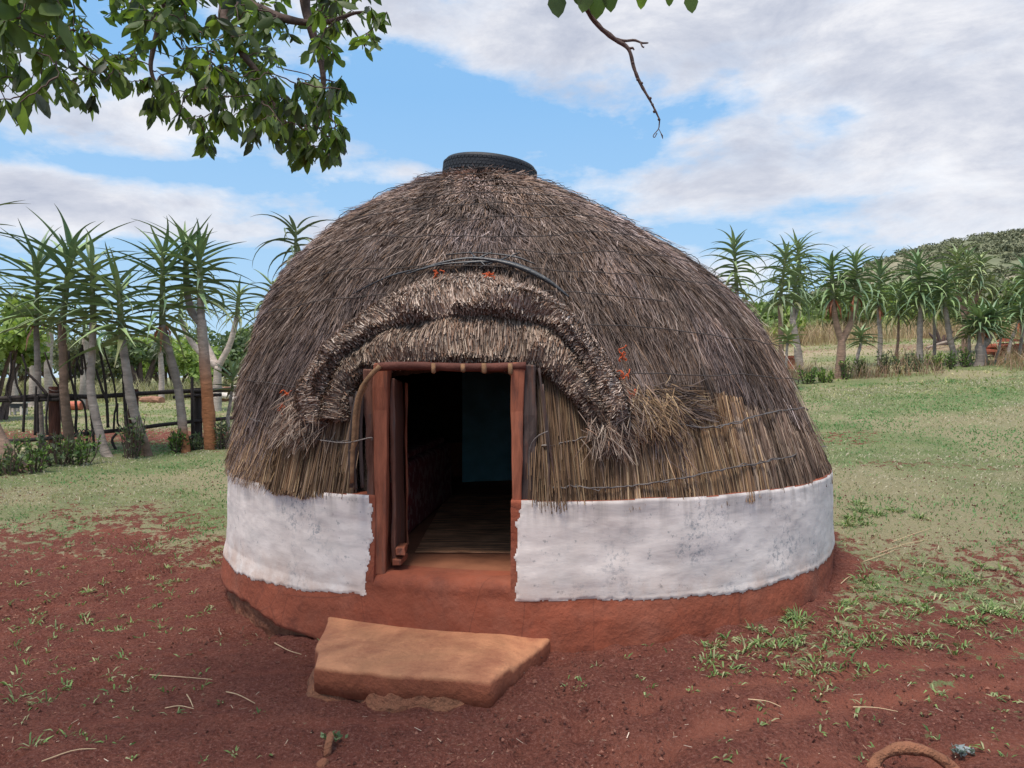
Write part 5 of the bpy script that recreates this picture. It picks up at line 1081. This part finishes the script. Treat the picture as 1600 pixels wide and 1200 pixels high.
# ---- the tree whose boughs hang in from above, its trunk out of view at the left
def overtree():
    r = np.random.default_rng(12); tb = np.array([-3.9, 1.2, -.12]); root = empty('shade_tree', tuple(tb), 'leafy tree whose dark green boughs hang into the top of the view', 'tree')
    tr = MB(); top = np.array([-3.3, 1.7, 3.3]); tr.tube(crom([tb-(0, 0, .2), tb+(.05, .1, 1.), tb+(.25, .25, 2.2), top], 16), np.linspace(.24, .13, 16), 14, jit=.04); tr.build('trunk', M['bark'], root, smooth=True)
    bp = lambda *q: P(*q)
    limbs = [([top, (-2.4, 2.3, 3.35), bp(80, -150, 2.9), bp(250, -80, 2.8), bp(345, -5, 2.7), bp(352, 35, 2.65), bp(380, 85, 2.6), bp(415, 130, 2.6), bp(440, 190, 2.6)], .05, .006),
             ([top, (-2.3, 2.5, 3.5), bp(150, -260, 3.1), bp(330, -40, 2.9), bp(420, 22, 2.7), bp(500, 38, 2.6), bp(560, 22, 2.55), bp(600, 26, 2.5)], .05, .0025),
             ([top, (-2.6, 2.2, 3.2), bp(-120, -60, 2.8), bp(0, 20, 2.7), bp(90, 70, 2.8), bp(140, 110, 2.9)], .05, .004),
             ([top, (-2.0, 2.2, 3.6), bp(220, -300, 3.), bp(260, -60, 2.9), bp(250, 40, 2.9), bp(240, 120, 2.9), bp(300, 190, 2.9)], .045, .004),
             ([(-2.3, 2.5, 3.5), bp(300, -300, 3.), bp(450, -120, 2.8), bp(480, 20, 2.7), bp(505, 110, 2.65), bp(500, 190, 2.65), bp(480, 230, 2.6)], .04, .003),
             ([top, (-2.4, 1.6, 3.7), (-1.2, 1.7, 3.7), bp(640, -420, 2.4), bp(820, -160, 2.0), bp(895, -25, 1.8), bp(926, 32, 1.8), bp(958, 62, 1.8), bp(981, 78, 1.8), bp(990, 108, 1.8), bp(1000, 132, 1.8), bp(1016, 160, 1.8), bp(1030, 188, 1.8)], .05, .0022)]
    pts_all = []; 
    for L_, r0, r1 in limbs:
        c = crom([np.array(q, float) for q in L_], 70); last = L_ is limbs[-1][0]
        rad = r0*(1-np.linspace(0, 1, 70))**1.5+r1
        if last: rad = np.interp(np.linspace(0, 1, 70), [0, .25, .42, .62, 1], [.05, .014, .0068, .0050, .0020])*(1+.08*r.normal(size=70))
        mb = MB(); mb.tube(c, rad, 8, jit=.05); mb.build('branch', M['bark'], root, smooth=True)
        if not last: pts_all.append(c[18:])
    c = np.array([P(958, 62, 1.8), P(975, 66, 1.8), P(990, 65, 1.8), P(1003, 69, 1.79), P(1012, 69, 1.78)]); tw = MB(); tws = []; tw.tube(crom(c, 14), np.linspace(.0038, .0016, 14), 6, jit=.12); tws.append(tw); tw = MB(); tw.tube([P(1000, 68, 1.79), P(1003, 75, 1.78), P(1006, 76, 1.78)], [.002, .0018, .002], 5); tws.append(tw); tw = MB()
    tw.tube([P(981, 78, 1.8), P(988, 77, 1.8), P(990, 80, 1.8)], [.0035, .003, .002], 5); tw.tube([P(1030, 188, 1.8), P(1029, 200, 1.8), P(1027, 205, 1.8)], [.0018, .0014, .001], 5)
    tws.append(tw); tw = MB()
    tw.tube(crom([P(1028, 203, 1.8), P(1024, 208, 1.8), P(1020, 213, 1.8), P(1022, 216, 1.8), P(1026, 209, 1.8)], 10), .0011, 5); tw.tube([P(1029, 203, 1.8), P(1032, 209, 1.8), P(1034, 213, 1.8), P(1035, 218, 1.8)], [.0008, .001, .002, .0006], 5)
    for q in np.linspace(0, 1, 12): 
        k = crom([P(981, 78, 1.8), P(990, 108, 1.8), P(1000, 132, 1.8), P(1016, 160, 1.8), P(1030, 188, 1.8)], 30)[int(q*29)]; lump(tw, k+r.normal(size=3)*.002, (.0035, .0035, .0035), int(q*99), n=6)
    LP = np.concatenate(pts_all)
    bx = [-80, 0, 50, 100, 150, 190, 215, 240, 290, 320, 345, 380, 400, 430, 455, 480, 515, 545, 552, 535, 520, 560, 600, 625]
    bound = lambda x: np.interp(x, [-80, 0, 45, 55, 100, 140, 165, 185, 210, 240, 275, 300, 320, 345, 370, 400, 425, 450, 475, 510, 545, 556, 575, 600, 625], [200, 195, 190, 165, 172, 165, 140, 125, 150, 195, 200, 200, 246, 215, 205, 236, 200, 268, 268, 262, 245, 180, 110, 60, 20])
    V = []; Ld = []
    clus = []
    for _ in range(3600):
        px = r.uniform(-140, 600); py = r.uniform(-60, 275); b = float(bound(px))
        if py > b-8: continue
        dn = 1.0 if py < b*.55 else .62
        if 440 < px and py < 150 and not (py < 60): dn *= .45
        if px > 540: dn *= .35
        hole = vnoise(px/38., py/34., 3)
        if hole < .36 or r.random() > dn: continue
        clus.append((px, py, r.uniform(2.25, 3.3) if px > 120 else r.uniform(1.8, 3.2)))
    clus = clus[:470]
    clus += [(r.uniform(-500, 560), r.uniform(-520, -50), r.uniform(2.2, 4.)) for _ in range(260)]  # unseen leaf clusters above the view, added for the shade they cast
    clus += [(px_, py_, r.uniform(2.4, 2.8)) for px_, py_ in zip(r.uniform(395, 545, 70), r.uniform(120, 255, 70)) if py_ < bound(px_)-10]+[(px_, py_, r.uniform(2.2, 3.)) for px_, py_ in zip(r.uniform(210, 400, 40), r.uniform(100, 210, 40)) if py_ < bound(px_)-10]
    clus += [(570, 75, 2.5), (585, 30, 2.5), (605, 22, 2.5), (530, 95, 2.5), (560, 60, 2.5), (505, 70, 2.5), (20, 175, 2.7), (140, 160, 2.9), (150, 152, 2.9), (95, 150, 2.9), (322, 225, 2.8), (398, 222, 2.7), (465, 255, 2.6), (505, 235, 2.6), (540, 225, 2.6), (535, 165, 2.6), (518, 200, 2.6), (470, 215, 2.6)]
    P0, D, L, Cc, DR = [], [], [], [], []
    cs = [(P(px, py, Y), px, py) for px, py, Y in clus]; nodes = LP.copy(); twl = MB()
    cs.sort(key=lambda z: np.min(np.linalg.norm(LP-z[0], axis=1)))
    for c, px, py in cs:
        j = np.argmin(np.linalg.norm(nodes-c, axis=1)+np.where(nodes[:, 2] < c[2]-.03, .25, 0)); a = nodes[j]; l = np.linalg.norm(a-c)
        cm = lerp(a, c, .5)+np.array([r.normal()*.15, r.normal()*.15, .14+r.normal()*.08])*l; q = crom([a, cm, c], 9)+r.normal(size=(9, 3))*.002; q[0] = a
        twl.tube(q, np.linspace(.0026, .0013, 9), 4, cap=False); nodes = np.vstack([nodes, q[4:]]); q = q[[2, 3, 4, 5, 6, 7, 8]]
        n = r.integers(5, 9); g0 = r.random()
        for i in range(n):
            t = r.uniform(.35, 1.); k = q[min(6, int(t*6.5))]; aa = r.uniform(0, 6.28); P0.append(k); dr = .9+.9*r.random() if py > 120 else r.uniform(.1, 1.4)
            D.append((math.cos(aa)*.75, math.sin(aa)*.75, -dr)); L.append(r.uniform(.032, .076)*(1.2 if px < 120 else 1)); Cc.append(g0); DR.append(r.random())
    for px, py, s_, dx in [(868, -18, .068, .1), (918, -20, .060, -.2), (934, -22, .072, 0), (952, -20, .056, .1), (1003, -14, .040, 0), (1046, -10, .030, 0), (1078, -14, .052, .1), (902, -25, .05, .1)]:
        P0.append(P(px, py, 1.75)); D.append((dx, .25, -1)); L.append(s_); Cc.append(.25); DR.append(.2)
        k = P(px, py, 1.75); t2 = MB(); t2.tube([k, k+(0, .05, .1), k+(0.02, .08, .25)], .0015, 4); tws.append(t2)
    tws.append(tw); tw = MB(); tw.tube(crom([P(820, -160, 2.0), P(950, -110, 1.85), P(1080, -90, 1.8)], 10), .005, 6)
    P0 = np.array(P0); D = unit(np.array(D, float)); L = np.array(L); n = len(L); g0 = np.array(Cc); DR = np.array(DR)
    sd_ = unit(np.cross(D, r.normal(size=(n, 3)))); nn = np.cross(sd_, D); w_ = L*r.uniform(.28, .48, n); w_[-8:] = L[-8:]*.62; sd_[-8:] = unit(np.cross(D[-8:], [0, 1., 0])); nn = np.cross(sd_, D)
    def at(t, s_, dz): return P0+D*(L*t)[:, None]+sd_*(w_*s_)[:, None]+nn*(L*dz)[:, None]
    cu = .10*r.normal(size=n)
    vs = [at(.0, 0, 0), at(.22, -.36, .03+0*cu), at(.22, 0, cu*.2-.02), at(.22, .36, .03+0*cu), at(.52, -.52, .05+cu*.5), at(.52, 0, cu*.5-.02), at(.52, .52, .05+cu*.5), at(.82, -.30, .03+cu), at(.82, 0, cu-.01), at(.82, .30, .03+cu), at(1., 0, cu*1.5)]
    v = np.stack(vs, 1).reshape(-1, 3); T3 = np.array([(0, 1, 2), (0, 2, 3), (7, 10, 8), (8, 10, 9)]); Q4 = np.array([(1, 4, 5, 2), (2, 5, 6, 3), (4, 7, 8, 5), (5, 8, 9, 6)])
    o = (np.arange(n)*11)[:, None, None]
    base = np.array([(.085, .130, .050), (.125, .185, .060), (.170, .245, .070), (.080, .105, .080), (.25, .34, .08)]); k = np.clip((g0*4+r.normal(size=n)*.7), 0, 4.4).astype(int)
    cc = base[np.clip(k, 0, 4)]*r.uniform(.75, 1.3, (n, 1)); lf = MB(); lf.add(v, (T3[None]+o).reshape(-1, 3), np.repeat(cc, 11, 0)); n0 = lf.n
    lf.Q.append((Q4[None]+o).reshape(-1, 4)); lf.M.append(np.zeros(len(o)*4, int))
    lf.build('leaves', M['overleaf'], root, smooth=True); twl.build('twigs', M['bark'], root); [q_.build('twig', M['bark'], root) for q_ in tws+[tw]]
overtree()
